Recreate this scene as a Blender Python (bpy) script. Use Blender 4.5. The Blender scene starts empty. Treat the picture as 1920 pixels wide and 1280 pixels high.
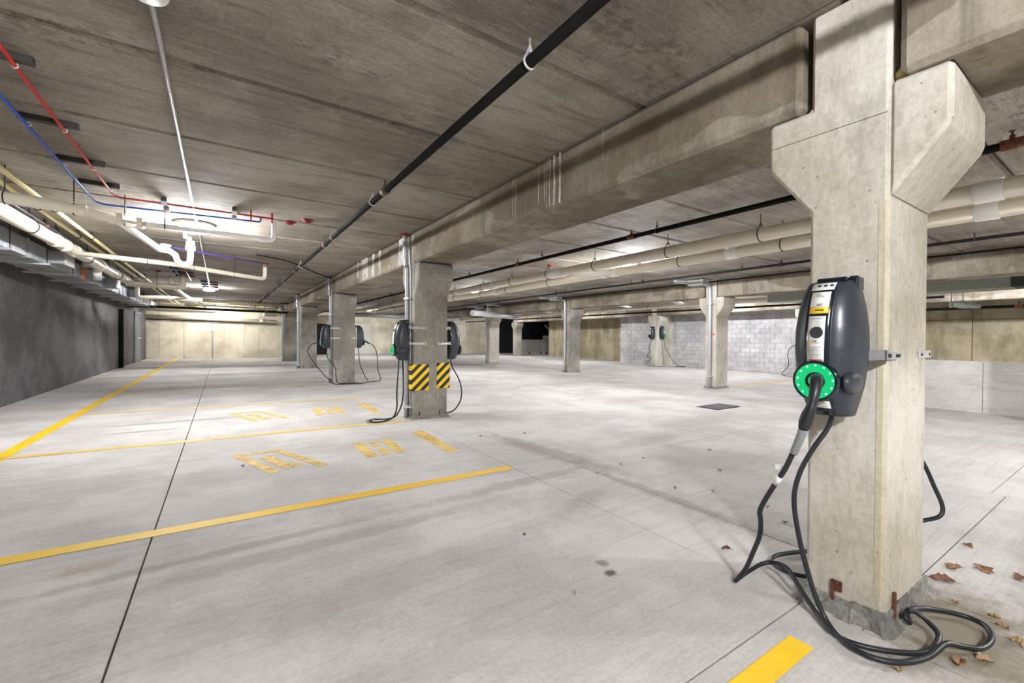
import bpy, bmesh, math, random
from mathutils import Vector, Matrix, Euler
from math import sin, cos, pi, radians

random.seed(7)
S = bpy.context.scene
COL = S.collection

# ------------------------------------------------------------------ camera, world, exposure
EYE = 1.3
yaw, pitch, roll = radians(33.6211), radians(-0.405), radians(0.4606)
Fd = Vector((sin(yaw) * cos(pitch), cos(yaw) * cos(pitch), sin(pitch)))
Rd = Vector((cos(yaw), -sin(yaw), 0)); Ud = Rd.cross(Fd)
R2 = Rd * cos(roll) + Ud * sin(roll); U2 = -Rd * sin(roll) + Ud * cos(roll)
cam_data = bpy.data.cameras.new('camera'); cam_data.sensor_width = 36; cam_data.lens = 815.9 / 1920 * 36
cam_data.clip_start = 0.05
cam = bpy.data.objects.new('camera', cam_data); COL.objects.link(cam)
M3 = Matrix((R2, U2, -Fd)).transposed()
cam.matrix_world = Matrix.Translation((0, 0, EYE)) @ M3.to_4x4()
S.camera = cam
S.view_settings.view_transform = 'Standard'; S.view_settings.look = 'None'
S.view_settings.exposure = 1.8; S.view_settings.gamma = 1; S.view_settings.use_curve_mapping = False
w = bpy.data.worlds.new('world'); S.world = w; w.use_nodes = True
w.node_tree.nodes['Background'].inputs[0].default_value = (0.75, 0.8, 0.9, 1)
w.node_tree.nodes['Background'].inputs[1].default_value = 0.15
LAMP = 260.0          # emission of the lit lamp lenses
CEIL = 2.93          # underside of the planks
ZB = 2.462           # underside of the beams
SA, SB = -0.0047, 0.0054
def fz(x, y): return SA * x + SB * y     # the floor falls gently to the drain

# ------------------------------------------------------------------ object helpers
class MB:
    """collects shapes, then links them as ONE mesh object"""
    def __init__(s): s.bm = bmesh.new()
    def box(s, x0, y0, z0, x1, y1, z1, bev=0.0, seg=1, mat=None):
        r = bmesh.ops.create_cube(s.bm, size=1)
        vs = r['verts']
        for v in vs:
            v.co = Vector(((x0 + x1) / 2 + v.co.x * (x1 - x0), (y0 + y1) / 2 + v.co.y * (y1 - y0), (z0 + z1) / 2 + v.co.z * (z1 - z0)))
            if mat: v.co = mat @ v.co
        if bev > 0:
            es = list({e for v in vs for e in v.link_edges})
            bmesh.ops.bevel(s.bm, geom=es, offset=bev, segments=seg, affect='EDGES', profile=0.5)
        return s
    def extr(s, poly, axis, a, b, bev=0.0):
        """extrude a closed outline along an axis from a to b"""
        def mk(p, t):
            if axis == 0: return Vector((t, p[0], p[1]))
            if axis == 1: return Vector((p[0], t, p[1]))
            return Vector((p[0], p[1], t))
        A = [s.bm.verts.new(mk(p, a)) for p in poly]; B = [s.bm.verts.new(mk(p, b)) for p in poly]
        fs = [s.bm.faces.new(A), s.bm.faces.new(B[::-1])]
        n = len(poly)
        for i in range(n): fs.append(s.bm.faces.new((A[i], B[i], B[(i + 1) % n], A[(i + 1) % n])))
        bmesh.ops.recalc_face_normals(s.bm, faces=fs)
        if bev > 0:
            es = list({e for f in fs for e in f.edges})
            bmesh.ops.bevel(s.bm, geom=es, offset=bev, segments=1, affect='EDGES')
        return s
    def tube(s, pts, r, n=10, cap=True, smooth=0):
        P = [Vector(p) for p in pts]
        rr = list(r) if isinstance(r, (list, tuple)) else [r] * len(P)
        if smooth:
            Q, RR = [], []
            for i in range(len(P) - 1):
                p0 = P[max(i - 1, 0)]; p1 = P[i]; p2 = P[i + 1]; p3 = P[min(i + 2, len(P) - 1)]
                for k in range(smooth):
                    t = k / smooth
                    Q.append(0.5 * ((2 * p1) + (p2 - p0) * t + (2 * p0 - 5 * p1 + 4 * p2 - p3) * t * t + (3 * p1 - p0 - 3 * p2 + p3) * t ** 3))
                    RR.append(rr[i] * (1 - t) + rr[i + 1] * t)
            Q.append(P[-1]); RR.append(rr[-1]); P, rr = Q, RR
        up = None; rings = []
        for i, p in enumerate(P):
            d = (P[min(i + 1, len(P) - 1)] - P[max(i - 1, 0)])
            if d.length < 1e-7: d = Vector((0, 0, 1))
            d.normalize()
            if up is None:
                up = Vector((0, 0, 1)) if abs(d.z) < 0.9 else Vector((1, 0, 0))
            side = d.cross(up)
            if side.length < 1e-5: side = d.cross(Vector((0, 1, 0)))
            side.normalize(); up = side.cross(d).normalized()
            ex = 1.0
            if 0 < i < len(P) - 1:
                a = (P[i] - P[i - 1]).normalized(); b = (P[i + 1] - P[i]).normalized()
                ex = min(1.12, 1 / max(0.6, cos(a.angle(b, 0) / 2)))
            rings.append([s.bm.verts.new(p + (side * cos(2 * pi * k / n) + up * sin(2 * pi * k / n)) * rr[i] * ex) for k in range(n)])
        for i in range(len(rings) - 1):
            for k in range(n):
                f = s.bm.faces.new((rings[i][k], rings[i][(k + 1) % n], rings[i + 1][(k + 1) % n], rings[i + 1][k])); f.smooth = True
        if cap:
            s.bm.faces.new(rings[0][::-1]); s.bm.faces.new(rings[-1])
        return s
    def lathe(s, prof, c, axis=2, n=24, smooth=True):
        """prof: (radius, height) pairs; turned about the axis through c"""
        rings = []
        for (r, h) in prof:
            ring = []
            for k in range(n):
                a = 2 * pi * k / n; u, v = r * cos(a), r * sin(a)
                o = {2: (u, v, h), 1: (u, h, -v), 0: (h, u, v)}[axis]
                ring.append(s.bm.verts.new(Vector(c) + Vector(o)))
            rings.append(ring)
        for i in range(len(rings) - 1):
            for k in range(n):
                f = s.bm.faces.new((rings[i][k], rings[i][(k + 1) % n], rings[i + 1][(k + 1) % n], rings[i + 1][k])); f.smooth = smooth
        s.bm.faces.new(rings[0][::-1]); s.bm.faces.new(rings[-1])
        return s
    def torus(s, c, R, r, axis=(0, 0, 1), n=20, m=6, a0=0, a1=2 * pi):
        ax = Vector(axis).normalized(); q = ax.to_track_quat('Z', 'Y'); full = abs(a1 - a0 - 2 * pi) < 1e-6
        rings = []
        cnt = n if full else n + 1
        for i in range(cnt):
            a = a0 + (a1 - a0) * i / n
            rings.append([s.bm.verts.new(Vector(c) + q @ Vector(((R + r * cos(2 * pi * k / m)) * cos(a), (R + r * cos(2 * pi * k / m)) * sin(a), r * sin(2 * pi * k / m)))) for k in range(m)])
        for i in range(n if full else n):
            A, B = rings[i], rings[(i + 1) % cnt]
            for k in range(m):
                f = s.bm.faces.new((A[k], B[k], B[(k + 1) % m], A[(k + 1) % m])); f.smooth = True
        return s
    def poly(s, pts, th=0.0):
        vs = [s.bm.verts.new(p) for p in pts]; f = s.bm.faces.new(vs)
        if th:
            r = bmesh.ops.extrude_face_region(s.bm, geom=[f])
            for e in r['geom']:
                if isinstance(e, bmesh.types.BMVert): e.co.z += th
        return s
    def mesh(s, name, mat):
        bmesh.ops.recalc_face_normals(s.bm, faces=s.bm.faces)
        me = bpy.data.meshes.new(name); s.bm.to_mesh(me); s.bm.free()
        if mat: me.materials.append(mat)
        return me
    def build(s, name, mat, parent=None, **k):
        return place(s.mesh(name, mat), name, parent, **k)

def place(me, name, parent=None, loc=None, world=True):
    """link a mesh; world=True keeps world coordinates under a moved parent"""
    o = bpy.data.objects.new(name, me); COL.objects.link(o)
    if parent is not None:
        o.parent = parent
        if world:
            L = Matrix.Translation(parent.location) @ Euler(parent.rotation_euler).to_matrix().to_4x4()
            o.matrix_parent_inverse = L.inverted()
    if loc is not None: o.location = loc
    return o
def tag(o, label=None, cat=None, group=None, kind=None):
    if label: o['label'] = label
    if cat: o['category'] = cat
    if group: o['group'] = group
    if kind: o['kind'] = kind
    return o
def empty(name, loc=(0, 0, 0), rz=0.0, label=None, cat=None, group=None, kind=None):
    o = bpy.data.objects.new(name, None); COL.objects.link(o); o.empty_display_size = 0.1
    o.location = loc; o.rotation_euler = (0, 0, rz)
    return tag(o, label, cat, group, kind)

# ------------------------------------------------------------------ materials
def nt_new(name):
    m = bpy.data.materials.new(name); m.use_nodes = True
    nt = m.node_tree; return m, nt, nt.nodes['Principled BSDF']
def rgb(*c):      # sRGB 0-255 to linear
    f = lambda v: (v / 255 / 12.92) if v / 255 <= 0.04045 else ((v / 255 + 0.055) / 1.055) ** 2.4
    return (f(c[0]), f(c[1]), f(c[2]), 1)
class G:
    def __init__(s, nt): s.nt = nt; s.x = -200
    def n(s, t, **k):
        nd = s.nt.nodes.new(t)
        for a, b in k.items():
            if a.startswith('i_'):
                key = a[2:]; key = int(key) if key.isdigit() else key
                nd.inputs[key].default_value = b
            else: setattr(nd, a, b)
        return nd
    def l(s, a, b): s.nt.links.new(a, b)
    def pos(s, scale=(1, 1, 1), loc=(0, 0, 0), obj=False):
        src = s.n('ShaderNodeTexCoord').outputs['Object'] if obj else s.n('ShaderNodeNewGeometry').outputs['Position']
        mp = s.n('ShaderNodeMapping'); mp.inputs['Scale'].default_value = scale; mp.inputs['Location'].default_value = loc
        s.l(src, mp.inputs['Vector']); return mp.outputs[0]
    def noise(s, vec, scale=1.0, detail=5, rough=0.6, dist=0.0):
        nd = s.n('ShaderNodeTexNoise'); nd.inputs['Scale'].default_value = scale; nd.inputs['Detail'].default_value = detail
        nd.inputs['Roughness'].default_value = rough; nd.inputs['Distortion'].default_value = dist
        s.l(vec, nd.inputs['Vector']); return nd.outputs['Fac']
    def ramp(s, fac, a, b, va=0.0, vb=1.0):
        nd = s.n('ShaderNodeMapRange'); nd.interpolation_type = 'SMOOTHSTEP'
        for i, v in enumerate((a, b, va, vb)): nd.inputs[i + 1].default_value = v
        s.l(fac, nd.inputs[0]); return nd.outputs[0]
    def mix(s, fac, a, b, mode='MIX'):
        nd = s.n('ShaderNodeMix'); nd.data_type = 'RGBA'; nd.blend_type = mode
        if isinstance(fac, float): nd.inputs[0].default_value = fac
        else: s.l(fac, nd.inputs[0])
        for v, i in ((a, 6), (b, 7)):
            if isinstance(v, tuple): nd.inputs[i].default_value = v
            else: s.l(v, nd.inputs[i])
        return nd.outputs[2]
    def math(s, op, a, b=0.0):
        nd = s.n('ShaderNodeMath'); nd.operation = op
        for v, i in ((a, 0), (b, 1)):
            if isinstance(v, (int, float)): nd.inputs[i].default_value = v
            else: s.l(v, nd.inputs[i])
        return nd.outputs[0]
    def blob(s, x, y, rx, ry, ang=0.0, wob=0.35):
        """soft patch on the ground plane, broken up by noise"""
        g = s.n('ShaderNodeNewGeometry').outputs['Position']
        mp = s.n('ShaderNodeMapping'); mp.vector_type = 'TEXTURE'
        mp.inputs['Location'].default_value = (x, y, 0); mp.inputs['Rotation'].default_value = (0, 0, ang); mp.inputs['Scale'].default_value = (rx, ry, 100)
        s.l(g, mp.inputs['Vector'])
        ln = s.n('ShaderNodeVectorMath'); ln.operation = 'LENGTH'; s.l(mp.outputs[0], ln.inputs[0])
        nz = s.noise(g, 6.0, 4, 0.7)
        d = s.math('ADD', ln.outputs['Value'], s.math('MULTIPLY', s.math('SUBTRACT', nz, 0.5), wob * 4))
        return s.ramp(d, 1.15, 0.35)

def concrete(name, dark, light, streak=(1, 1, 1), sscale=2.0, samt=0.5, pits=0.0, bump=0.12, vary=0.12, drip=0.0, drip_scale=(4, 4, 0.12), rough=0.88, obj=False, spots=None, warm=None, grain=0.4, tide=0.0, mottle=0.0):
    m, nt, b = nt_new(name); g = G(nt)
    p1 = g.pos(); n1 = g.noise(p1, 0.9, 6, 0.62)
    c = g.mix(g.ramp(n1, 0.38, 0.62), dark, light)
    ps = g.pos(streak, obj=False); n2 = g.noise(ps, sscale, 7, 0.68)
    dk = tuple(v * 0.5 for v in dark[:3]) + (1,)
    c = g.mix(g.math('MULTIPLY', g.ramp(n2, 0.50, 0.68), samt), c, dk)
    lt = tuple(min(1, v * 1.22) for v in light[:3]) + (1,)
    c = g.mix(g.math('MULTIPLY', g.ramp(n2, 0.48, 0.34), samt * 0.6), c, lt)
    if warm:
        n5 = g.noise(g.pos(loc=(7, 3, 1)), 0.7, 4, 0.6)
        c = g.mix(g.math('MULTIPLY', g.ramp(n5, 0.5, 0.75), 0.5), c, warm)
    if drip:
        pd = g.pos(drip_scale); n4 = g.noise(pd, 1.6, 4, 0.6)
        msk = g.noise(g.pos((0.5, 0.5, 0.3), (3, 1, 2)), 1.0, 2)
        k = g.math('MULTIPLY', g.ramp(n4, 0.58, 0.68), g.ramp(msk, 0.5, 0.62))
        c = g.mix(g.math('MULTIPLY', k, drip), c, rgb(215, 208, 198))
        k2 = g.ramp(n4, 0.42, 0.3)
        c = g.mix(g.math('MULTIPLY', k2, drip * 0.8), c, dk)
    if mottle:
        ma = g.ramp(g.noise(g.pos((0.35, 1.1, 1), (11, 4, 0)), 1.1, 3), 0.50, 0.62); mb = g.ramp(g.noise(p1, 9.0, 5, 0.75), 0.50, 0.60)
        c = g.mix(g.math('MULTIPLY', g.math('MULTIPLY', ma, mb), mottle), c, rgb(70, 66, 60))
    if tide:      # old water stain with a ragged tide line along the upper part
        sp = g.n('ShaderNodeSeparateXYZ'); g.l(g.n('ShaderNodeNewGeometry').outputs['Position'], sp.inputs[0])
        nz = g.noise(g.pos((0.7, 0.7, 1.2), (2, 5, 0)), 0.9, 5, 0.55)
        k = g.ramp(g.math('ADD', sp.outputs['Z'], g.math('MULTIPLY', g.math('SUBTRACT', nz, 0.5), 1.6)), 2.69, 2.72)
        c = g.mix(g.math('MULTIPLY', k, tide), c, rgb(98, 86, 70))
    n3 = g.noise(p1, 42, 4, 0.75)
    nf = g.noise(g.pos(tuple(v ** 1.4 for v in streak)), sscale * 9, 4, 0.7)
    n3 = g.math('ADD', g.math('MULTIPLY', n3, 0.5), g.math('MULTIPLY', nf, 0.5))
    c = g.mix(grain, c, g.mix(g.ramp(n3, 0.36, 0.64), (0.22, 0.22, 0.22, 1), (0.78, 0.78, 0.78, 1)), 'OVERLAY')
    if pits:
        vo = g.n('ShaderNodeTexVoronoi'); vo.inputs['Scale'].default_value = 16; g.l(p1, vo.inputs['Vector'])
        pm = g.math('MULTIPLY', g.ramp(vo.outputs['Distance'], 0.13, 0.05), g.ramp(g.noise(p1, 2.5, 2), 0.42, 0.55))
        c = g.mix(g.math('MULTIPLY', pm, pits), c, dk)
    if vary:
        oi = g.n('ShaderNodeObjectInfo').outputs['Random']
        hv = g.n('ShaderNodeHueSaturation'); g.l(c, hv.inputs['Color'])
        g.l(g.ramp(oi, 0, 1, 1 - vary, 1 + vary), hv.inputs['Value']); c = hv.outputs[0]
    if spots:
        for (x, y, rx, ry, an, amt, colr) in spots:
            c = g.mix(g.math('MULTIPLY', g.blob(x, y, rx, ry, an), amt), c, colr)
    g.l(c, b.inputs['Base Color']); b.inputs['Roughness'].default_value = rough
    b.inputs['Specular IOR Level'].default_value = 0.3
    if bump:
        bp = g.n('ShaderNodeBump'); bp.inputs['Strength'].default_value = bump * 3; bp.inputs['Distance'].default_value = 0.01
        g.l(g.math('ADD', n3, g.math('MULTIPLY', n2, 1.5)), bp.inputs['Height']); g.l(bp.outputs[0], b.inputs['Normal'])
    return m
def plain(name, c, rough=0.5, metal=0.0, nz=0.0, scale=8.0, coat=0.0, c2=None, bump=0.0, spec=0.5):
    m, nt, b = nt_new(name); g = G(nt)
    b.inputs['Roughness'].default_value = rough; b.inputs['Metallic'].default_value = metal
    b.inputs['Coat Weight'].default_value = coat; b.inputs['Specular IOR Level'].default_value = spec
    n = g.noise(g.pos(), scale, 4, 0.6)
    d = c2 if c2 else tuple(v * (1 - nz) for v in c[:3]) + (1,)
    g.l(g.mix(g.ramp(n, 0.38, 0.65), c, d), b.inputs['Base Color'])
    if bump:
        bp = g.n('ShaderNodeBump'); bp.inputs['Strength'].default_value = bump; bp.inputs['Distance'].default_value = 0.004
        g.l(g.noise(g.pos(), scale * 12, 3), bp.inputs['Height']); g.l(bp.outputs[0], b.inputs['Normal'])
    return m
def glow(name, c, s):
    m, nt, b = nt_new(name); b.inputs['Base Color'].default_value = c
    b.inputs['Emission Color'].default_value = c; b.inputs['Emission Strength'].default_value = s
    return m
def paint(name, c, c2, wear, scale=14.0, floor_see=0.0):
    """road paint, rubbed through in places"""
    m, nt, b = nt_new(name); g = G(nt)
    n = g.noise(g.pos((1, 5, 1)), scale, 5, 0.7); n0 = g.noise(g.pos(), 1.2, 3)
    g.l(g.mix(g.ramp(n0, 0.35, 0.65), c, c2), b.inputs['Base Color']); b.inputs['Roughness'].default_value = 0.6
    a = g.ramp(g.math('ADD', n, g.math('MULTIPLY', g.math('SUBTRACT', n0, 0.5), 0.25)), wear + 0.16, wear - 0.12, floor_see, 1.0)
    g.l(a, b.inputs['Alpha'])
    return m

DAMP = rgb(120, 108, 82)
_r = random.Random(3)
floor_spots = [(2.78, 0.52, 0.62, 0.34, 0.2, 0.75, DAMP), (3.9, 0.35, 1.1, 0.16, 0.1, 0.35, DAMP),
    (1.80, 1.70, 0.05, 0.035, 0, 0.85, rgb(70, 66, 60)), (1.84, 1.80, 0.045, 0.05, 0.4, 0.6, rgb(90, 84, 76)),
    (-0.62, 3.26, 0.16, 0.08, 0.1, 0.5, rgb(172, 146, 122)), (3.1, 3.9, 0.22, 1.3, 0.12, 0.5, rgb(128, 118, 112)),
    (3.06, 2.3, 0.10, 1.3, 0.0, 0.4, rgb(120, 112, 104)), (2.2, 3.2, 1.0, 0.10, 0.05, 0.4, rgb(135, 125, 118)), (2.45, 2.6, 0.4, 0.12, 0.3, 0.35, rgb(135, 125, 118)),
    (0.3, 1.55, 0.8, 0.22, 0.2, 0.25, rgb(130, 125, 120)), (0.55, 2.9, 1.6, 0.09, 0.05, 0.35, rgb(140, 130, 124)),
    (0.1, 3.1, 1.2, 0.06, 0.05, 0.4, rgb(140, 130, 124)), (1.0, 2.3, 1.4, 0.2, 0.1, 0.25, rgb(140, 132, 126)),
    (-0.5, 8.0, 1.0, 0.10, 0.0, 0.5, rgb(130, 122, 116)), (-0.9, 7.4, 0.45, 0.08, 0.0, 0.5, rgb(130, 120, 112)),
    (0.2, 12.8, 3.2, 0.5, 0.05, 0.35, rgb(135, 128, 122)), (0.8, 20.5, 4.2, 0.9, 0.0, 0.6, rgb(110, 103, 98)), (0.8, 16.5, 3.6, 0.5, 0.05, 0.4, rgb(120, 112, 106)),
    (8.0, 18.0, 5.0, 1.1, 0.1, 0.4, rgb(120, 112, 108)), (6.6, 4.2, 1.6, 0.35, 0.1, 0.25, rgb(150, 142, 136)), (4.6, 3.7, 1.2, 0.2, 0.1, 0.3, rgb(140, 132, 126))]
M = {}
M['floor'] = concrete('broomed_concrete', rgb(192, 187, 184), rgb(213, 209, 206), (0.3, 6, 1), 2.4, 0.2, bump=0.10, vary=0.02, spots=floor_spots, grain=0.25)
M['plank'] = concrete('plank_concrete', rgb(128, 120, 110), rgb(160, 152, 142), (0.55, 5, 1), 2.6, 0.5, bump=0.14, vary=0.05, warm=rgb(140, 126, 106), mottle=0.45)
M['beam'] = concrete('beam_concrete', rgb(112, 103, 89), rgb(156, 147, 133), (2.5, 2.5, 1.2), 0.9, 0.55, bump=0.08, vary=0.05, drip=0.5, warm=rgb(122, 108, 88), grain=0.25, tide=0.55)
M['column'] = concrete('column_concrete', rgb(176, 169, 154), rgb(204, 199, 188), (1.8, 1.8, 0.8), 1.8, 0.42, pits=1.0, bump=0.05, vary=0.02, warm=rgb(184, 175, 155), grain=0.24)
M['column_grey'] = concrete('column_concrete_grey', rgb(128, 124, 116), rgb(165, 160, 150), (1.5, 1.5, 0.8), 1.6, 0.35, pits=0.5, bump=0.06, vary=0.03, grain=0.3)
M['chamfer'] = concrete('chamfer_concrete', rgb(184, 174, 150), rgb(202, 194, 172), (2, 2, 1), 2, 0.2, pits=0.9, vary=0, grain=0.2)
M['grout'] = concrete('grout', rgb(120, 118, 114), rgb(168, 164, 154), (1, 1, 1), 7, 0.7, pits=0.5, bump=0.4, vary=0)
M['panel'] = concrete('cast_wall', rgb(200, 191, 170), rgb(228, 221, 202), (1.5, 1.5, 1.2), 1.0, 0.3, pits=0.3, bump=0.04, vary=0.10, grain=0.2, warm=rgb(188, 174, 142))
M['panel_tan'] = concrete('cast_wall_tan', rgb(150, 138, 112), rgb(186, 174, 148), (2.5, 2.5, 0.6), 1.0, 0.55, pits=0.8, bump=0.06, vary=0.08, drip=0.25, grain=0.2, warm=rgb(178, 156, 108))
M['dark_wall'] = concrete('dark_wall', rgb(88, 86, 88), rgb(112, 110, 112), (1, 1, 1), 1.6, 0.2, bump=0.35, vary=0, grain=0.3)
M['block'] = concrete('block', rgb(172, 170, 170), rgb(200, 198, 198), (1, 1, 1), 4, 0.25, bump=0.12, vary=0.06)
M['mortar'] = plain('mortar', rgb(150, 148, 146), 0.9, nz=0.1)
M['parapet'] = concrete('parapet', rgb(196, 193, 188), rgb(214, 211, 206), (0.6, 0.6, 4), 1.5, 0.2, bump=0.05, vary=0)
M['soil'] = plain('joint_filler', rgb(62, 57, 52), 0.95, nz=0.3)
M['black_room'] = plain('near_black', rgb(30, 30, 32), 0.9, nz=0.2)
M['pvc'] = plain('white_pvc', rgb(226, 218, 200), 0.35, nz=0.05, scale=3)
M['pvc_white'] = plain('new_white_pvc', rgb(240, 238, 234), 0.32, nz=0.03)
M['cream'] = plain('cream_pipe', rgb(214, 200, 150), 0.4, nz=0.08, scale=4)
M['black_pipe'] = plain('black_iron', rgb(26, 24, 23), 0.75, nz=0.3, spec=0.12)
M['brown_pipe'] = plain('brown_iron', rgb(86, 70, 58), 0.5, nz=0.3)
M['rust'] = plain('rust', rgb(112, 62, 38), 0.85, c2=rgb(70, 42, 30), scale=30)
M['conduit'] = plain('galvanised_conduit', rgb(186, 187, 190), 0.36, 0.4, nz=0.15, scale=20)
M['steel'] = plain('zinc_steel', rgb(205, 205, 205), 0.38, 0.35, nz=0.1, scale=30)
M['steel_dark'] = plain('dark_steel', rgb(64, 62, 60), 0.5, 0.5, nz=0.2)
M['strut'] = plain('strut', rgb(62, 60, 58), 0.55, 0.3, nz=0.2)
M['grate'] = plain('worn_grate', rgb(128, 126, 130), 0.6, nz=0.2)
M['duct'] = plain('sheet_metal', rgb(160, 165, 170), 0.45, 0.2, nz=0.2, scale=3)
M['duct_green'] = plain('painted_duct', rgb(156, 160, 150), 0.5, 0.2, nz=0.12, scale=3)
M['red'] = plain('red_pex', rgb(188, 44, 34), 0.4, nz=0.1)
M['blue'] = plain('blue_pex', rgb(36, 80, 178), 0.4, nz=0.1)
M['purple'] = plain('purple_pex', rgb(84, 74, 160), 0.4, nz=0.1)
M['darkred'] = plain('dark_red_plastic', rgb(128, 22, 20), 0.5, nz=0.2)
M['orange'] = plain('orange_marker_paint', rgb(236, 118, 40), 0.6, nz=0.1)
M['foam'] = plain('foam_rod', rgb(196, 176, 110), 0.9, nz=0.2)
M['shell'] = plain('charcoal_plastic', rgb(50, 55, 64), 0.34, nz=0.06, scale=4, bump=0.12)
M['gloss'] = plain('gloss_black', rgb(18, 30, 38), 0.12, nz=0.1, coat=0.5)
M['rubber'] = plain('cable_rubber', rgb(34, 36, 42), 0.42, nz=0.15, scale=20)
M['sleeve'] = plain('grey_sleeve', rgb(136, 138, 140), 0.45, nz=0.08)
M['silver'] = plain('silver_trim', rgb(196, 198, 200), 0.4, 0.3, nz=0.05)
M['paper'] = plain('paper_label', rgb(232, 230, 228), 0.5, nz=0.03)
M['yellow_print'] = plain('yellow_print', rgb(246, 200, 20), 0.5, nz=0.03)
M['ink'] = plain('ink', rgb(50, 50, 56), 0.6, nz=0.05)
M['ink_red'] = plain('red_ink', rgb(200, 70, 60), 0.6, nz=0.05)
M['ink_grey'] = plain('grey_ink', rgb(130, 130, 134), 0.6, nz=0.05)
M['green'] = glow('green_light', (0.0, 0.55, 0.16, 1), 0.30)
M['green_led'] = glow('green_led', (0.3, 1.0, 0.5, 1), 7.0)
M['green'].node_tree.nodes['Principled BSDF'].inputs['Base Color'].default_value = (0.0, 0.08, 0.03, 1)
M['green_dim'] = plain('green_tinted_plastic', rgb(6, 120, 62), 0.25, nz=0.3)
M['leaf'] = plain('oak_leaf', rgb(160, 122, 88), 0.8, c2=rgb(120, 88, 64), scale=40)
M['leaf_red'] = plain('red_brown_leaf', rgb(142, 98, 78), 0.8, c2=rgb(108, 72, 58), scale=40)
M['leaf_tan'] = plain('tan_leaf', rgb(196, 170, 128), 0.8, c2=rgb(160, 132, 96), scale=40)
for _n, _c, _k in (('lens', (0.965, 0.98, 1.0, 1), 0.80), ('lens_near', (0.965, 0.98, 1.0, 1), 1.35), ('lens_dim', (1.0, 0.98, 0.95, 1), 0.6), ('lens_cool', (0.93, 0.95, 1.0, 1), 1.0)):
    sd = 1.7 if _n == 'lens' else 2.6
    M[_n] = glow('lamp_' + _n, _c, LAMP * _k * sd); M[_n + '_bottom'] = glow('lamp_' + _n + '_bottom', _c, LAMP * _k * (0.32 if _n == 'lens' else 0.18))
M['lens_off'] = plain('frosted_lens', rgb(236, 234, 228), 0.4, nz=0.02)
M['grey_box'] = plain('grey_enclosure', rgb(186, 184, 176), 0.5, nz=0.08)
M['door_paint'] = plain('blue_grey_door', rgb(120, 128, 138), 0.45, nz=0.08)
M['white_door'] = plain('white_door', rgb(222, 220, 212), 0.5, nz=0.05)
M['line'] = paint('yellow_paint', rgb(240, 200, 44), rgb(236, 190, 58), 0.78)
M['line_new'] = paint('bright_yellow_paint', rgb(250, 208, 20), rgb(244, 196, 30), 0.9)
M['line_pale'] = paint('pale_yellow_paint', rgb(236, 204, 118), rgb(228, 196, 120), 0.62, floor_see=0.25)
M['lime'] = paint('lime_deposit', rgb(208, 202, 196), rgb(188, 180, 172), 0.50, 10.0, floor_see=0.25)
M['stencil'] = paint('stencil_paint', rgb(240, 208, 128), rgb(236, 202, 118), 0.53, 16.0, floor_see=0.30)
def stripes():
    m, nt, b = nt_new('hazard_stripes'); g = G(nt)
    sp = g.n('ShaderNodeSeparateXYZ'); g.l(g.n('ShaderNodeNewGeometry').outputs['Position'], sp.inputs[0])
    u = g.math('SUBTRACT', g.math('MULTIPLY', sp.outputs['X'], 0.95), sp.outputs['Z'])
    fr = g.math('FRACT', g.math('MULTIPLY', u, 1 / 0.145))
    k = g.math('GREATER_THAN', fr, 0.5)
    g.l(g.mix(k, rgb(252, 210, 10), rgb(18, 18, 20)), b.inputs['Base Color']); b.inputs['Roughness'].default_value = 0.45
    return m
M['stripes'] = stripes()

# ------------------------------------------------------------------ FLOOR: slab panels parted by joints
floor = empty('floor', kind='structure')
X_L = -3.1
def slab(x0, x1, y0, y1, g=0.004):
    m = MB(); P = []
    for z_off in (-0.14, 0):
        for (x, y) in ((x0 + g, y0 + g), (x1 - g, y0 + g), (x1 - g, y1 - g), (x0 + g, y1 - g)):
            P.append(m.bm.verts.new((x, y, fz(x, y) + z_off)))
    for f in ((3, 2, 1, 0), (4, 5, 6, 7), (0, 1, 5, 4), (1, 2, 6, 5), (2, 3, 7, 6), (3, 0, 4, 7)):
        m.bm.faces.new([P[i] for i in f])
    top = [e for e in m.bm.edges if all(v in P[4:] for v in e.verts)]
    bmesh.ops.bevel(m.bm, geom=top, offset=0.003, segments=1, affect='EDGES')
    m.build('slab_panel', M['floor'], floor)
strips = [(X_L - .2, -0.37, [-7, -1.4, 8.9, 19.0, 31.2]), (-0.37, 2.42, [-7, -1.8, 1.0, 8.9, 19.0, 31.2]),
          (2.42, 3.04, [-7, -2.2, 0.75, 3.68, 6.4, 9.4, 12.3, 15.2, 18.1, 21, 24, 27.5, 31.2]),
          (3.04, 5.6, [-7, -2.2, 0.75, 3.39, 6.4, 9.4, 12.3, 15.2, 18.1, 21, 24, 27.5, 31.2]),
          (5.6, 8.3, [-7, -2.2, 0.84, 3.38, 6.4, 9.4, 12.3, 15.2, 18.1, 21, 24, 27.5, 31.2]),
          (8.3, 10.98, [-7, -2.2, 0.84, 3.38, 6.4, 9.4, 12.3, 15.2, 18.1, 21, 24, 27.5, 31.2]),
          (10.98, 12.0, [-7, -2.2, 0.84, 3.6, 6.4, 9.4, 12.3, 15.2, 18.1, 21, 24, 27.5, 31.2]),
          (12.0, 15.5, [3.6, 6.4, 9.4, 12.3, 15.2, 18.1, 21, 24, 27.5, 31.2]), (15.5, 20.0, [3.6, 6.4, 9.4, 12.3, 15.2, 18.1, 21, 24, 27.5, 31.2]),
          (20.0, 24.5, [24, 27.5, 31.2])]
for (x0, x1, ys) in strips:
    for a, b_ in zip(ys, ys[1:]): slab(x0, x1, a, b_)
MB().box(-3.4, -7, -0.32, 12.0, 31.3, -0.19).box(12, 3.6, -0.40, 24.6, 31.3, -0.26).build('joint_filler', M['soil'], floor)
tag(MB().box(12.1, -7, -1.75, 20.2, 3.5, -1.6).build('floor_ramp', M['floor']), kind='structure')
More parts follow.
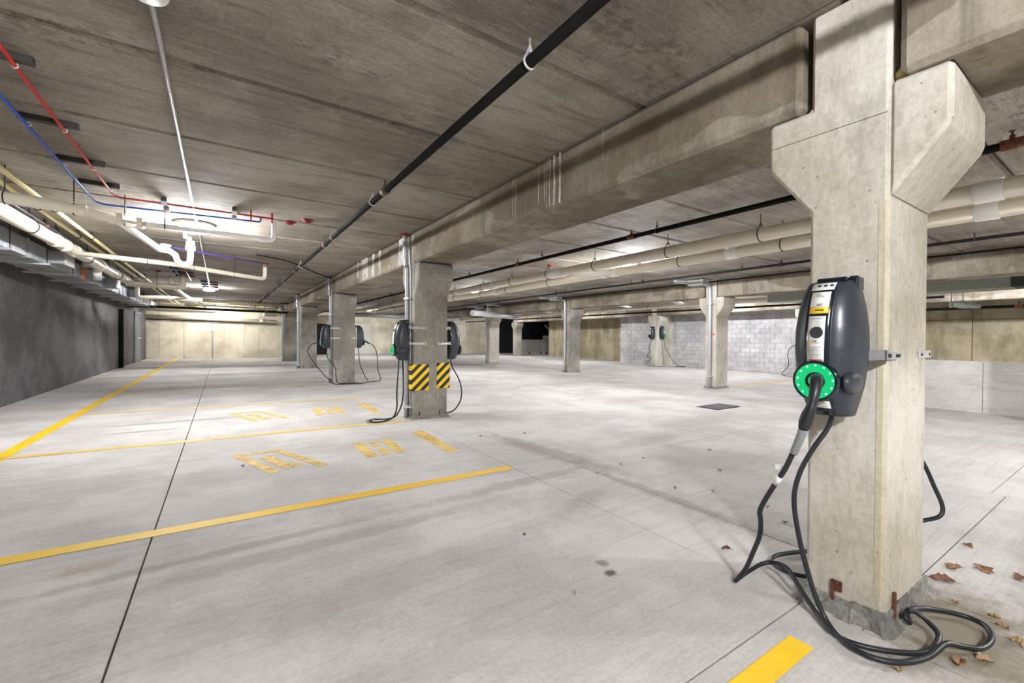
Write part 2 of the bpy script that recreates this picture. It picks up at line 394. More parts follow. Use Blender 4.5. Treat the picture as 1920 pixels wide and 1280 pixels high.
# floor drain
dr = empty('floor_drain', (8.12, 4.87, fz(8.12, 4.87)), 0, 'rectangular slotted steel drain grate set in floor before middle column row', 'drain')
m = MB(); m.box(7.72, 4.64, -0.035, 8.52, 5.10, -0.006); m.build('drain_frame', M['steel_dark'], dr)
for k in range(13):
    x = 7.75 + k * 0.06
    MB().box(x, 4.66, -0.012, x + 0.03, 5.08, -0.0 + 0.004 - 0.012 * 0).build('grate_bar', M['grate'], dr)

# ------------------------------------------------------------------ CEILING: hollow-core planks, 1.2 m wide
ceiling = empty('ceiling', (0, 0, CEIL), 0, kind='structure')
edges_y = [3.27 + 1.205 * k for k in range(-8, 24)]
def plank_mesh(L, W):
    m = MB(); c = 0.03
    prof = [(0.007, 0.2), (0.007, c), (0.007 + c * .8, 0), (W - 0.007 - c * .8, 0), (W - 0.007, c), (W - 0.007, 0.2)]
    m.extr([(p[0], p[1]) for p in prof], 0, 0, L)
    return m.mesh('ceiling_plank', M['plank'])
bays = [(X_L - .2, 2.44), (2.44, 10.98), (10.98, 20.2)]
for (x0, x1) in bays:
    me = plank_mesh(x1 - x0 - 0.01, 1.205)
    for y in edges_y[:-1]:
        if x0 > 10 and y > 27: continue
        place(me, 'ceiling_plank', ceiling, (x0 + 0.005, y, CEIL))
for y in edges_y[:-1]:
    if y > 23 and y + 1.2 < 31.5: pass
MB().box(-3.4, -7.2, CEIL + 0.19, 24.6, 31.4, CEIL + 0.35).build('topping', M['soil'], ceiling)
MB().box(11.0, 28.5, CEIL, 24.6, 31.3, CEIL + 0.2).box(20.2, 24.0, CEIL, 24.6, 28.5, CEIL + 0.2).build('ceiling_plank', M['black_room'], ceiling)  # recess ceiling coloured near-black in place of the missing light there

# ------------------------------------------------------------------ WALLS
o = MB().box(X_L - 0.2, -7, -0.3, X_L, 31.2, CEIL).build('wall_left', M['dark_wall']); tag(o, kind='structure')
wf = empty('wall_far', (0, 27.3, 0), kind='structure')
MB().box(X_L, 27.34, -0.1, 2.9, 27.5, CEIL).box(2.75, 27.34, -0.1, 2.9, 30.75, CEIL).build('wall_core', M['panel'], wf)
x = X_L; k = 0
while x < 2.85:
    wd = min([0.52, 0.95, 0.86, 0.83, 0.9, 0.7, 0.92, 0.78][k % 8], 2.9 - x)
    MB().box(x + .004, 27.3 + random.uniform(0, .008), fz(x, 27.3) - .05, x + wd - .004, 27.345, CEIL - 0.002, 0.004).build('cast_panel', M['panel'], wf); x += wd; k += 1
x = 2.9
MB().box(2.9, 30.79, -0.1, 19.0, 30.95, CEIL).build('wall_core', M['panel'], wf)
while x < 19:
    MB().box(x + .004, 30.75 + random.uniform(0, .01), -0.05, min(x + 1.2, 19) - .004, 30.795, CEIL - 0.002, 0.004).build('cast_panel', M['panel'], wf); x += 1.2
wb = MB().box(X_L, -7.2, -0.3, 20.2, -7, CEIL).build('wall_back', M['panel']); tag(wb, kind='structure')
# right-hand wall: cast panels, then concrete block
wr = empty('wall_right', (20, 0, 0), kind='structure')
MB().box(20.06, -7, -1.7, 20.2, 25.2, CEIL).build('wall_core', M['panel_tan'], wr)
ys = [-7, -4.6, -2.2, 0.9, 2.05, 3.45, 5.0, 7.4]
for a, b_ in zip(ys, ys[1:]):
    MB().box(20.0, a + .008, -1.7, 20.07, b_ - .008, 2.02, 0.006).build('cast_panel', M['panel_tan'], wr)
    MB().box(20.0, a + .008, 2.035, 20.07, b_ - .008, CEIL - .002, 0.006).build('cast_panel', M['panel_tan'], wr)
y = 17.2
while y < 25.2:
    MB().box(20.0, y + .006, -.3, 20.07, min(y + 1.2, 25.2) - .006, CEIL - .002, 0.006).build('cast_panel', M['panel_tan'], wr); y += 1.2
BX = 18.85
MB().box(BX + 0.012, 5.6, -0.3, BX + 0.19, 17.2, CEIL).box(BX + 0.012, 17.02, -0.3, 20.0, 17.19, CEIL).build('mortar_bed', M['mortar'], wr)
bm_full = MB().box(0, 0.005, 0.005, 0.05, 0.401, 0.198, 0.003).mesh('block', M['block'])
bm_half = MB().box(0, 0.005, 0.005, 0.05, 0.198, 0.198, 0.003).mesh('block', M['block'])
nb = 0
for r in range(14):
    z = -0.03 + r * 0.203; yy = 17.2 - 0.406
    if r % 2:
        place(bm_half, 'block', wr, (BX, 17.2 - 0.203, z)); yy -= 0.203
    while yy > 9.0:
        place(bm_full, 'block', wr, (BX, yy, z)); yy -= 0.406; nb += 1
    # the last courses, hidden by the nearest column or seen at its edge
m = MB()
for r in range(14):
    z = -0.03 + r * 0.203; yy = 17.2 - 0.406 * 20 - (0.203 if r % 2 else 0) 
    for q in range(24):
        y0 = 17.2 - 0.406 * (q + 1) - (0.203 if r % 2 else 0)
        if 5.6 < y0 <= 9.0: m.box(BX, y0 + .005, z + .005, BX + .05, y0 + .401, z + .198)
o = m.build('block_courses', M['block'], wr); o['kind'] = 'stuff'
m = MB().box(BX - 0.02, 13.45, -0.05, BX + 0.02, 13.85, 0.01)
# pilaster by the wall behind the row C column
tag(MB().extr([(13.74, -.05), (13.74, 2.05), (13.85, 2.2), (13.85, 2.9), (14.4, 2.9), (14.4, -.05)], 0, BX - 0.22, BX + 0.02, 0.01).build('pilaster', M['column']),
    'pale concrete pilaster on block wall behind the column with two chargers', 'pilaster')
# dark plant recess
MB().box(24.4, 23.8, -.3, 24.6, 31.3, CEIL).box(19.0, 30.9, -.3, 24.6, 31.1, CEIL).box(20.07, 25.0, -.3, 24.6, 25.2, CEIL).build('wall_recess', M['black_room'])
tag(bpy.data.objects['wall_recess'], kind='structure')
# parapet by the ramp
pp = empty('wall_parapet', (12.1, 1.0, 0), kind='structure')
ys = [-7, -3.6, -0.4, 1.92, 3.6]
for a, b_ in zip(ys, ys[1:]):
    MB().box(12.0, a + .003, -1.7, 12.2, b_ - .003, 0.93, 0.008).build('parapet_panel', M['parapet'], pp)
MB().box(12.02, -7, -1.7, 12.18, 3.59, 0.90).build('parapet_core', M['mortar'], pp)

# doors in the walls
d1 = empty('door_1', (X_L, 24.8, 0), kind='structure')
z0 = fz(X_L, 24.8)
MB().box(X_L, 23.9, z0, X_L + .05, 24.0, 2.32).box(X_L, 25.5, z0, X_L + .05, 25.6, 2.32).box(X_L, 24.0, 2.22, X_L + .05, 25.5, 2.32).build('door_frame', M['door_paint'], d1)
dl = MB().box(X_L, 24.01, z0 + .01, X_L + .03, 25.49, 2.21).build('door_leaf', M['door_paint'], d1)
MB().box(X_L + .03, 24.12, 1.15, X_L + .09, 25.35, 1.21, .01).build('push_bar', M['steel'], dl)
d2 = empty('door_2', (5.3, 30.75, 0), kind='structure')
MB().box(4.85, 30.70, 0.08, 5.75, 30.76, 2.15).build('door_leaf', M['black_room'], d2)
d3 = empty('door_3', (8, 30.75, 0), kind='structure')
MB().box(7.5, 30.70, 0.1, 8.55, 30.76, 2.2).build('door_leaf', M['white_door'], d3)
o = MB().tube([(X_L + .06, 20.8, fz(-3, 20.8)), (X_L + .06, 20.8, 2.2)], 0.075, 12).tube([(X_L + .06, 20.8, 2.2), (X_L + .06, 20.8, 2.24)], 0.085, 12).build('standpipe', M['black_pipe'])
tag(o, 'thick black upright pipe standing against the dark left wall', 'pipe')

# ------------------------------------------------------------------ COLUMNS
CW, CD = 0.575, 0.315       # along X, along Y
def grout(m, x, y, base, h):
    n = 14; rnd = random.Random(int(x * 31 + y * 17))
    P = []
    per = [(x - .012, y - .012), (x + CW + .012, y - .012), (x + CW + .012, y + CD + .012), (x - .012, y + CD + .012)]
    for i in range(4):
        a, b_ = Vector(per[i]), Vector(per[(i + 1) % 4])
        for k in range(n): P.append(a.lerp(b_, k / n))
    cx, cy = x + CW / 2, y + CD / 2
    low = [m.bm.verts.new((cx + (p.x - cx) * 1.0 + (0.02 + rnd.random() * .03) * (1 if p.x > cx else -1), cy + (p.y - cy) + (0.02 + rnd.random() * .03) * (1 if p.y > cy else -1), base - .01)) for p in P]
    mid = [m.bm.verts.new((p.x + rnd.uniform(-.006, .006), p.y + rnd.uniform(-.006, .006), base + h * rnd.uniform(.4, .65))) for p in P]
    top = [m.bm.verts.new((p.x, p.y, base + h * rnd.uniform(.7, 1.15))) for p in P]
    inn = [m.bm.verts.new((cx + (p.x - cx) * .93, cy + (p.y - cy) * .9, base + h)) for p in P]
    N = len(P)
    for A, B in ((low, mid), (mid, top), (top, inn)):
        for i in range(N): m.bm.faces.new((A[i], A[(i + 1) % N], B[(i + 1) % N], B[i]))
    m.bm.faces.new(inn)
def column(x, y, label, mat='column', sides=(1, 1), grp=None, corbel_out=0.2, gr=0.05, front_mat=None, top=None):
    b = fz(x, y); c = empty('concrete_column', (x + CW / 2, y + CD / 2, b), 0, label, 'column', grp)
    top = top or CEIL
    zt, zm, zl = ZB - 0.004, ZB - 0.25, ZB - 0.25 - corbel_out - 0.07
    MB().extr([(y, b + .012), (y + CD, b + .012), (y + CD, zl), (y + CD + corbel_out, zm), (y + CD + corbel_out, zt), (y + CD, zt), (y + CD, top - .004), (y, top - .004)], 0, x, x + CW, 0.016).build('shaft', M[mat], c)
    if gr:
        m = MB(); grout(m, x, y, b, gr); m.build('grout_pad', M['grout'], c)
    zt, zm, zl = ZB - 0.004, ZB - 0.25, ZB - 0.25 - corbel_out - 0.07
    for s_, on in ((-1, sides[0]),):
        if not on: continue
        if s_ < 0: poly = [(y + .004, zl), (y - corbel_out, zm), (y - corbel_out, zt), (y + .004, zt)]
        else: poly = [(y + CD - .004, zl), (y + CD - .004, zt), (y + CD + corbel_out, zt), (y + CD + corbel_out, zm)]
        MB().extr(poly, 0, x + .001, x + CW - .001, 0.018).build('corbel', M[mat], c)
    return c
AX = 2.47
AY = [0.69, 6.47, 12.40, 18.25, 23.6]
lab_a = ['massive pale concrete column in foreground carrying the nearest charger', 'concrete column with two yellow and black striped plates',
         'concrete column with two chargers standing behind the striped-plate column', 'slim-looking grey concrete column second from far wall in left row',
         'dark grey concrete column standing nearest the far left wall']
colA = []
for i, y in enumerate(AY):
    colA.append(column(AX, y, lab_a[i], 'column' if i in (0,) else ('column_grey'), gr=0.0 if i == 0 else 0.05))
# nearest column: cast-in strips on its long edge, mortar bed, rust pockets
c1 = colA[0]
MB().extr([(AX - .002, AY[0] + .036), (AX - .002, AY[0] + .012), (AX + .012, AY[0] - .002), (AX + .016, AY[0] + .012), (AX + .012, AY[0] + .036)], 2, 0.14, 1.93).build('edge_chamfer', M['chamfer'], c1)
MB().box(AX - .0008, AY[0] + .01, 2.325, AX + .001, AY[0] + CD + .195, 2.328).build('casting_seam', M['soil'], c1)
m = MB(); grout(m, AX, AY[0], fz(AX, AY[0]), 0.085); m.build('mortar_bed', M['grout'], c1)
for (bx, by, dx, dy, z, hh) in ((AX - .016, 0.875, .012, .014, 0.05, .10), (AX - .014, 0.845, .012, .028, 0.10, .05), (AX + .095, AY[0] - .018, .014, .014, 0.03, .12)):
    MB().box(bx, by, z, bx + dx, by + dy, z + hh, 0.003).build('rusty_anchor', M['rust'], c1)
for i in (1, 2, 3):
    for xx in (AX + .09, AX + .43):
        MB().box(xx, AY[i] - .006, fz(AX, AY[i]) + .01, xx + .02, AY[i] + .004, fz(AX, AY[i]) + .12).build('rusty_anchor', M['rust'] if xx > AX + .3 else M['steel_dark'], colA[i])
BXc = 11.04
BY = [0.72, 6.70, 12.66, 18.62, 24.6]
lab_b = [None, 'pale concrete column with corbels and an orange paint band in middle row', 'bluish-grey concrete column beside the equipment recess in middle row',
         'pale concrete column of middle row with a thin conduit at its left edge', None]
for i, y in enumerate(BY):
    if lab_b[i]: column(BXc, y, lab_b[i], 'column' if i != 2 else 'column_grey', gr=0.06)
    elif i == 0: column(BXc, y, 'concrete column of middle row just out of view at right', 'column')
    else: column(BXc, y, 'concrete column of middle row nearest the far wall', 'column')
CX = 17.5
for y, lb in ((7.05, 'white-lit concrete column by the block wall, half hidden behind nearest charger'), (13.68, 'pale concrete column by the block wall carrying two chargers'), (25.9, 'two-tone concrete column standing in front of the dark equipment recess')):
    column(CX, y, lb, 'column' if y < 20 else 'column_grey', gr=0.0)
# orange band on middle-row column
y = BY[1]; z = 1.43
ob = empty('orange_marking', (BXc, y + .15, z), 0, 'orange spray-paint band on the middle-row column', 'paint mark')
MB().box(BXc - .003, y + .03, z, BXc + .002, y + .13, z + .045).build('paint_patch', M['orange'], ob)
MB().box(BXc - .003, y + .2, z, BXc + .002, y + .28, z + .045).build('paint_patch', M['orange'], ob)

# ------------------------------------------------------------------ BEAMS
def beam(x, y0, y1, label, grp=None, wd=0.60, mat='beam'):
    b = empty('concrete_beam', (x + wd / 2, (y0 + y1) / 2, ZB), 0, label, 'beam', grp)
    MB().box(x, y0, ZB, x + wd, y1, CEIL - 0.012, 0.025).build('beam_body', M[mat], b)
    MB().box(x + .03, y0 + .05, CEIL - .014, x + wd - .03, y1 - .05, CEIL + .001).build('bearing_strip', M['soil'], b)
    for yy in (y0 + .10, y1 - .16):
        MB().box(x + .06, yy, ZB - .006, x + wd - .06, yy + .06, ZB + .001).build('bearing_pad', M['soil'], b)
    return b
g_ = 0.035
lab = ['long stained concrete beam running from nearest column to striped-plate column', 'concrete beam with white drip stains between striped-plate column and next',
       'third concrete beam of the left row, above two far columns', 'fourth concrete beam of left row near the far wall']
beam(2.44, -7, AY[0] - g_, 'concrete beam end resting on nearest column at top right')
tag(MB().lathe([(0.001, -.04), (.022, -.033), (.04, 0), (.022, .033), (.001, .04)], (AX + .06, AY[0] - .035, ZB + .03), 2, 12).build('foam_plug', M['foam']), 'yellowish foam plug squeezed beside the beam end on nearest column', 'foam plug')
bA = [beam(2.44, AY[i] + CD + g_, AY[i + 1] - g_, lab[i]) for i in range(4)]
for i, ya, yb, z0 in ((0, 2.925, 2.95, .0), (0, 3.0, 3.03, .0), (0, 3.075, 3.083, 0), (0, 3.115, 3.122, 0), (0, 3.15, 3.156, 0), (0, 3.24, 3.246, .05), (0, 3.62, 3.63, .02), (0, 3.67, 3.676, .05), (0, 2.42, 2.426, .2), (1, 6.86, 7.10, .0), (1, 8.1, 8.22, .0), (1, 8.50, 8.66, 0), (1, 8.95, 9.4, .0), (1, 9.7, 9.8, .1)):
    rr_ = random.Random(int(ya * 100)); n_ = 7; P = []
    for k in range(n_ + 1):
        z = ZB + .022 + z0 + (CEIL - .03 - ZB - z0) * k / n_; e = (yb - ya) * .12
        P.append((ya + rr_.uniform(-e, e), z))
    Q = [(yb + rr_.uniform(-1, 1) * (yb - ya) * .12, p[1]) for p in P[::-1]]
    m = MB(); vs = [m.bm.verts.new((2.4392, a, b)) for a, b in P]; ws = [m.bm.verts.new((2.4392, a, b)) for a, b in Q[::-1]]
    for k in range(n_): m.bm.faces.new((vs[k], ws[k], ws[k + 1], vs[k + 1]))
    m.build('lime_stain', M['lime'], bA[i])
beam(2.44, AY[4] + CD + g_, 27.3, 'short beam between darkest column and far left wall')
lab = ['middle-row concrete beam streaked white behind nearest column', 'middle-row beam spanning from orange-band column to the bluish one', 'middle-row beam over the bluish and the conduit columns', 'middle-row beam farthest from the camera']
for i in range(4): beam(11.02, BY[i] + CD + g_, BY[i + 1] - g_, lab[i])
beam(11.02, -7, BY[0] - g_, 'middle-row beam at right edge out of view')
cy = [7.05, 13.68, 25.9]
beam(17.48, -7, 7.05 - g_, 'beam above the ramp by the block wall')
beam(17.48, 7.05 + CD + g_, 13.68 - g_, 'beam along block wall right of the two-charger column')
beam(17.48, 13.68 + CD + g_, 25.9 - g_, 'beam along block wall left of the two-charger column')

# ------------------------------------------------------------------ PIPES
def hanger(parent, x, y, z, r, axis='y', mat='steel_dark', loop=True):
    ax = (0, 1, 0) if axis == 'y' else (1, 0, 0)
    m = MB()
    if loop:
        s_ = 0.0
        pts = []
        for k in range(13):
            a = -pi / 2 - pi * 0.78 + 2 * pi * 0.78 * k / 12
            pts.append((cos(a) * (r + .006), sin(a) * (r + .006)))
        pts = [(0.0, r + .065)] + [(p[0], p[1]) for p in pts] + [(0.0, r + .065)]
        P = [(x + p[0], y, z + p[1]) if axis == 'y' else (x, y + p[0], z + p[1]) for p in pts]
        m.tube(P, 0.007, 5)
    else:
        m.torus((x, y, z), r + .004, .006, ax, 14, 5)
    h = m.build('hanger', M[mat], parent)
    if z + r + .05 < CEIL:
        MB().tube([(x, y, z + r + .02), (x, y, CEIL)], 0.006, 6).build('rod', M[mat], h)
def pipe(name, label, pts, r, mat, cat='pipe', hang=(), coup=(), axis='y', n=14, grp=None, hmat='steel_dark', loop=True, tees=(), cmat=None, tmat='rust', bend=0.0):
    """one pipe run; hang/coup are positions along its axis"""
    mid = Vector(pts[len(pts) // 2])
    t = empty(name, mid, 0, label, cat, grp)
    P = [Vector(p) for p in pts]
    if bend:
        Q = [P[0]]
        for i in range(1, len(P) - 1):
            a = (P[i - 1] - P[i]).normalized(); b_ = (P[i + 1] - P[i]).normalized()
            bb = min(bend, (P[i - 1] - P[i]).length * .45, (P[i + 1] - P[i]).length * .45)
            A, B = P[i] + a * bb, P[i] + b_ * bb
            for k in range(6):
                u = k / 5; Q.append(A * (1 - u) ** 2 + P[i] * 2 * u * (1 - u) + B * u * u)
        Q.append(P[-1]); P = Q
    MB().tube(P, r, n).build('pipe_body', M[mat], t)
    ai = 1 if axis == 'y' else 0
    def at(v):
        for a, b_ in zip(pts, pts[1:]):
            lo, hi = sorted((a[ai], b_[ai]))
            if lo <= v <= hi and hi > lo:
                u = (v - a[ai]) / (b_[ai] - a[ai]); return Vector(a).lerp(Vector(b_), u)
        return Vector(pts[0])
    ax = Vector((0, 1, 0)) if axis == 'y' else Vector((1, 0, 0))
    for v in hang:
        p = at(v); hanger(t, p.x, p.y, p.z, r, axis, hmat, loop)
    for v in coup:
        p = at(v); MB().tube([p - ax * r * 1.1, p - ax * r * 1.05, p + ax * r * 1.05, p + ax * r * 1.1], [r * 1.02, r * 1.13, r * 1.13, r * 1.02], n).build('coupling', M[cmat or mat], t)
    for v in tees:
        p = at(v); m = MB()
        m.tube([p - ax * .06, p + ax * .06], r * 1.35, 12).tube([p, p + Vector((0, 0, r + .035))], r * .6, 10)
        m.tube([p + Vector((0, 0, r + .03)), p + Vector((0, 0, r + .065))], .008, 6)
        m.lathe([(.001, 0), (.022, .001), (.022, .004), (.001, .006)], p + Vector((0, 0, r + .065)), 2, 10)
        m.build('sprinkler_head', M[tmat], t)
    return t
yA = [0.15 + 3.0 * k for k in range(-2, 9)]
pipe('sprinkler_pipe', 'long black sprinkler pipe crossing the ceiling above the near parking bay', [(1.39, -6.5, 2.8), (1.38, 8, 2.8), (1.33, 27.0, 2.8)], 0.031, 'black_pipe',
     hang=[1.93, 4.9, 7.0, 10.2, 13.2, 16.5, 20], tees=[4.45, 7.6, 11.0, 14.5, 18.2], hmat='steel', tmat='brown_pipe', loop=True)
pipe('sprinkler_pipe', 'black sprinkler pipe beyond the first beam, left of the fat white pipes', [(4.95, -6, 2.8), (5.05, 30.7, 2.8)], 0.031, 'black_pipe',
     hang=[1.9, 3.9, 6.5, 9.4, 12.4, 15.4, 18.5, 22], tees=[0.66, 4.35, 7.3, 10.5, 14, 18, 23])
pipe('drain_pipe', 'upper fat white pipe running lengthwise beyond the first beam', [(5.72, -6, 2.66), (5.84, 30.6, 2.66)], 0.088, 'pvc',
     hang=[-.2, 1.6, 2.9, 4.3, 5.9, 7.3, 8.7, 10.1, 11.8, 13.5, 15.5, 17.5, 19.5, 22, 25], coup=[0.9, 6.9, 7.1, 9.5, 13], grp=None, cmat='pvc_white')
pipe('drain_pipe', 'lower fat white pipe running lengthwise, nearer the middle columns', [(6.30, -6, 2.60), (6.42, 30.6, 2.60)], 0.080, 'pvc',
     hang=[0.3, 1.5, 2.9, 4.5, 6.3, 8.0, 9.8, 11.2, 13, 15, 17, 19, 21.5, 24], coup=[1.0, 3.6, 5.95, 6.25, 10.4], cmat='pvc_white')
pipe('pipe_offset', 'white offset fitting joining the two fat white pipes', [(5.86, 6.6, 2.62), (6.1, 6.2, 2.58), (6.34, 5.9, 2.6)], 0.055, 'pvc_white', cat='pipe fitting', n=12, bend=.1)
pipe('sprinkler_pipe', 'thin black sprinkler pipe hugging the middle-row beams', [(9.25, -6, 2.83), (9.6, 30.6, 2.83)], 0.026, 'black_pipe',
     hang=[1.6, 3.4, 5.1, 8.2, 11.0, 14, 17, 21], tees=[4.3, 7.8, 11.5, 15.2], tmat='black_pipe')
pipe('sprinkler_pipe', 'black pipe under the ceiling edge of the middle-row beams', [(10.86, -6, 2.86), (10.86, 30.6, 2.86)], 0.022, 'black_pipe', hang=[2, 5, 8, 11, 15, 19])
# beyond the middle row
pipe('drain_pipe', 'cream pipe with branch stubs beyond the middle row of columns', [(14.2, -6, 2.56), (14.2, 28, 2.60)], 0.075, 'pvc', hang=[4, 6.5, 9, 11.5, 14, 17, 20, 23], coup=[8.4, 12.8, 16.6])
pipe('sprinkler_pipe', 'black sprinkler pipe below the cream pipe beyond middle row', [(14.6, 3, 2.40), (14.6, 28, 2.44)], 0.032, 'black_pipe', hang=[6, 10, 13, 16, 20], loop=False)
for k, (y, lb) in enumerate(((9.9, 'white pipe stub with elbow beyond middle row, right of the two-charger column'), (12.4, 'white pipe stub above the two-charger column'), (15.2, 'white pipe stub left of the two-charger column'), (17.6, 'white pipe stub above the cast wall beyond middle row'))):
    pipe('pipe_stub', lb, [(14.2, y, 2.62), (13.9, y + .25, 2.72), (13.4, y + .3, 2.74), (13.4, y + .3, CEIL)], 0.05, 'pvc_white', n=10, bend=.06)
for y, lb in ((16.3, 'left orange clamp on the cream pipe beyond middle row'), (15.1, 'right orange clamp on the cream pipe beyond middle row')):
    tag(MB().torus((14.2, y, 2.58), .085, .018, (0, 1, 0), 16, 6).tube([(14.2, y, 2.66), (14.2, y, CEIL)], .012, 6).build('pipe_clamp', M['orange']), lb, 'pipe clamp')
pipe('sprinkler_pipe', 'black pipe in front of the cast wall beyond the low parapet', [(13.9, -4, 2.08), (13.9, 3.4, 2.06)], 0.035, 'black_pipe', hang=[2.55, 0.4], tees=[1.72])
dct = empty('air_duct', (13.6, 0, 2.5), 0, 'grey-green sheet metal duct above the low parapet', 'duct')
MB().box(13.3, -6.8, 2.42, 14.0, 1.55, 2.80, .01).build('duct_body', M['duct_green'], dct)
MB().box(13.3, 1.75, 2.42, 14.0, 6.5, 2.80, .01).build('duct_body', M['duct_green'], dct)
MB().box(13.28, 1.54, 2.43, 14.02, 1.76, 2.79).build('flexible_collar', M['strut'], dct)
MB().box(13.285, .55, 2.5, 13.30, .75, 2.62).build('access_label', M['paper'], dct)
# silver round duct seen between the far columns
sd = empty('round_duct', (9.3, 15.6, 2.30), 0, 'shiny round silver duct hanging near the far middle-row column', 'duct')
MB().tube([(8.6, 15.9, 2.34), (12.0, 17.6, 2.34)], 0.12, 18).build('duct_body', M['silver'], sd)
MB().tube([(9.6, 16.4, 2.34), (9.6, 16.4, 2.75)], 0.02, 8).tube([(9.6, 16.4, 2.75), (10.9, 17.0, 2.80)], .02, 8).build('hanger', M['conduit'], sd)
sd2 = empty('long_duct', (7.6, 22, 2.44), 0, 'long silver duct seen between the two nearest chargered columns of left row', 'duct')  # plain silver duct run, gives no light
MB().tube([(4.9, 20.8, 2.34), (10.5, 21.6, 2.34)], 0.10, 16).build('duct_body', M['silver'], sd2)
for xx in (7.0, 9.6): MB().tube([(xx, 21.3, 2.4), (xx, 21.3, CEIL)], .01, 6).build('rod', M['steel'], sd2)

# ---- left bay pipes
pipe('drain_pipe', 'fat white pipe running beside the metal duct along the left wall', [(-2.06, 2, 2.66), (-1.98, 14.6, 2.66)], 0.085, 'pvc', hang=[7.9, 10.6, 13.2], coup=[8.9, 9.3, 9.85, 11.6, 12.9, 14.5])
pipe('drain_pipe', 'white pipe crossing left of the bright lamp toward the trap', [(-3.0, 5.9, 2.60), (-1.44, 6.28, 2.62), (-0.80, 6.85, 2.64)], 0.057, 'pvc', axis='x', hang=[-1.75, -1.31, -0.95], coup=[-1.28, -1.02, -0.86], loop=False)
pipe('drain_pipe', 'narrow pale pipe passing under the bright lamp to a ceiling elbow', [(-0.80, 6.87, 2.65), (0.05, 6.93, 2.655), (0.60, 7.02, 2.65), (0.60, 7.02, CEIL)], 0.030, 'pvc_white', axis='x', hang=[-.6], coup=[-.7, .45], bend=.09)
tp = pipe('trap_pipe', 'white branch pipe with U-shaped trap below the bright lamp', [(-1.02, 6.62, 2.62), (-0.90, 7.7, 2.62), (-0.81, 8.55, 2.62), (-.70, 8.6, 2.62), (-.62, 8.6, 2.56), (-.60, 8.6, 2.48), (-.555, 8.6, 2.43), (-.49, 8.6, 2.42), (-.44, 8.6, 2.46), (-.43, 8.6, 2.54), (-.43, 8.6, 2.66)], 0.042, 'pvc_white')
MB().lathe([(.05, -.07), (.068, -.06), (.068, .0), (.058, .01), (.058, .075), (.045, .08)], (-.43, 8.6, 2.72), 2, 18).build('trap_body', M['pvc_white'], tp)
MB().tube([(-.43, 8.6, 2.79), (-.44, 8.6, 2.84), (-.50, 8.6, 2.86), (-.50, 8.6, CEIL)], .028, 10).build('inlet_pipe', M['pvc_white'], tp)
MB().lathe([(.045, 0), (.045, .03), (.07, .035), (.07, .055), (.02, .06)], (-.74, 8.58, 2.65), 2, 16).build('cleanout_cap', M['pvc_white'], tp)
pipe('drain_pipe', 'pale pipe teeing off the fat left pipe, elbow end near second lamp', [(-1.99, 9.75, 2.62), (-0.8, 10.0, 2.60), (0.42, 10.9, 2.58), (0.78, 11.15, 2.58), (0.78, 11.15, CEIL)], 0.042, 'pvc', axis='x', hang=[-1.1, -.45, .2], loop=False, bend=.10)
pipe('drain_pipe', 'pale double pipe crossing near the duct with a short elbow', [(-2.0, 14.2, 2.58), (-1.0, 14.4, 2.58), (-.88, 14.4, 2.58), (-.88, 14.4, CEIL)], 0.075, 'pvc', axis='x', hang=[-1.4], bend=.14, loop=False)
pipe('drain_pipe', 'pale pipe sloping toward the far wall beyond the double pipe', [(-1.2, 15.2, CEIL), (-1.2, 15.3, 2.68), (-1.0, 17.5, 2.58), (-.6, 22.5, 2.52)], 0.055, 'pvc', bend=.08)
pipe('drain_pipe', 'white pipe with downturned elbow over the end of the metal duct', [(-2.15, 17.2, 2.86), (-2.15, 17.2, 2.45), (-1.6, 17.5, 2.5), (-.6, 18.2, 2.52)], 0.06, 'pvc', axis='x', bend=.1)
pipe('drain_pipe', 'white capped elbow dipping in front of the duct with orange tape', [(-2.3, 12.0, 2.72), (-2.1, 11.9, 2.72), (-2.1, 11.9, 2.40)], 0.07, 'pvc_white', axis='x', bend=.1)
for (x, xx, lb) in ((-1.72, -1.74, 'right one of the pair of yellowish gas pipes at left'), (-1.86, -1.92, 'left one of the pair of yellowish gas pipes at left')):
    pipe('gas_pipe', lb, [(x, 2.5, 2.84), (xx, 26.5, 2.84)], 0.026, 'cream', hang=[7.6, 9.4, 12, 15, 18], coup=[11, 16.5])
pipe('sprinkler_pipe', 'grey iron pipe with a rusty coupling between gas pipes and fat white pipe', [(-2.02, 3, 2.80), (-2.06, 22, 2.80)], 0.03, 'strut', hang=[9.0, 12.4, 15.5], tees=[8.5], coup=[12.6])
# transverse pipes at the far end of the left bay
pipe('sprinkler_main', 'thick black sprinkler main crossing in front of the far left wall', [(-3.0, 21.6, 2.42), (2.5, 22.4, 2.40)], 0.05, 'black_pipe', axis='x', hang=[-1.6, 1.2, 1.9, 2.2], tees=[], coup=[-2.2, 1.6], cmat='rust', loop=False)
pipe('drain_pipe', 'cream pipe fixed across the upper far left wall', [(-3.08, 27.1, 2.24), (2.45, 27.1, 2.12)], 0.085, 'pvc', axis='x', hang=[-2.6, -1.3, -.1, .9, 1.9], coup=[-.6, 1.75], loop=False)
pipe('conduit', 'thin dark pipe strapped below the cream pipe on far left wall', [(-3.05, 27.15, 2.10), (2.45, 27.15, 1.98)], 0.02, 'black_pipe', axis='x')
pipe('drain_pipe', 'cream pipe stub just below the black sprinkler main at far left', [(-3.05, 25.2, 2.45), (-.45, 25.4, 2.45), (-.3, 25.4, 2.5)], 0.06, 'pvc', axis='x')
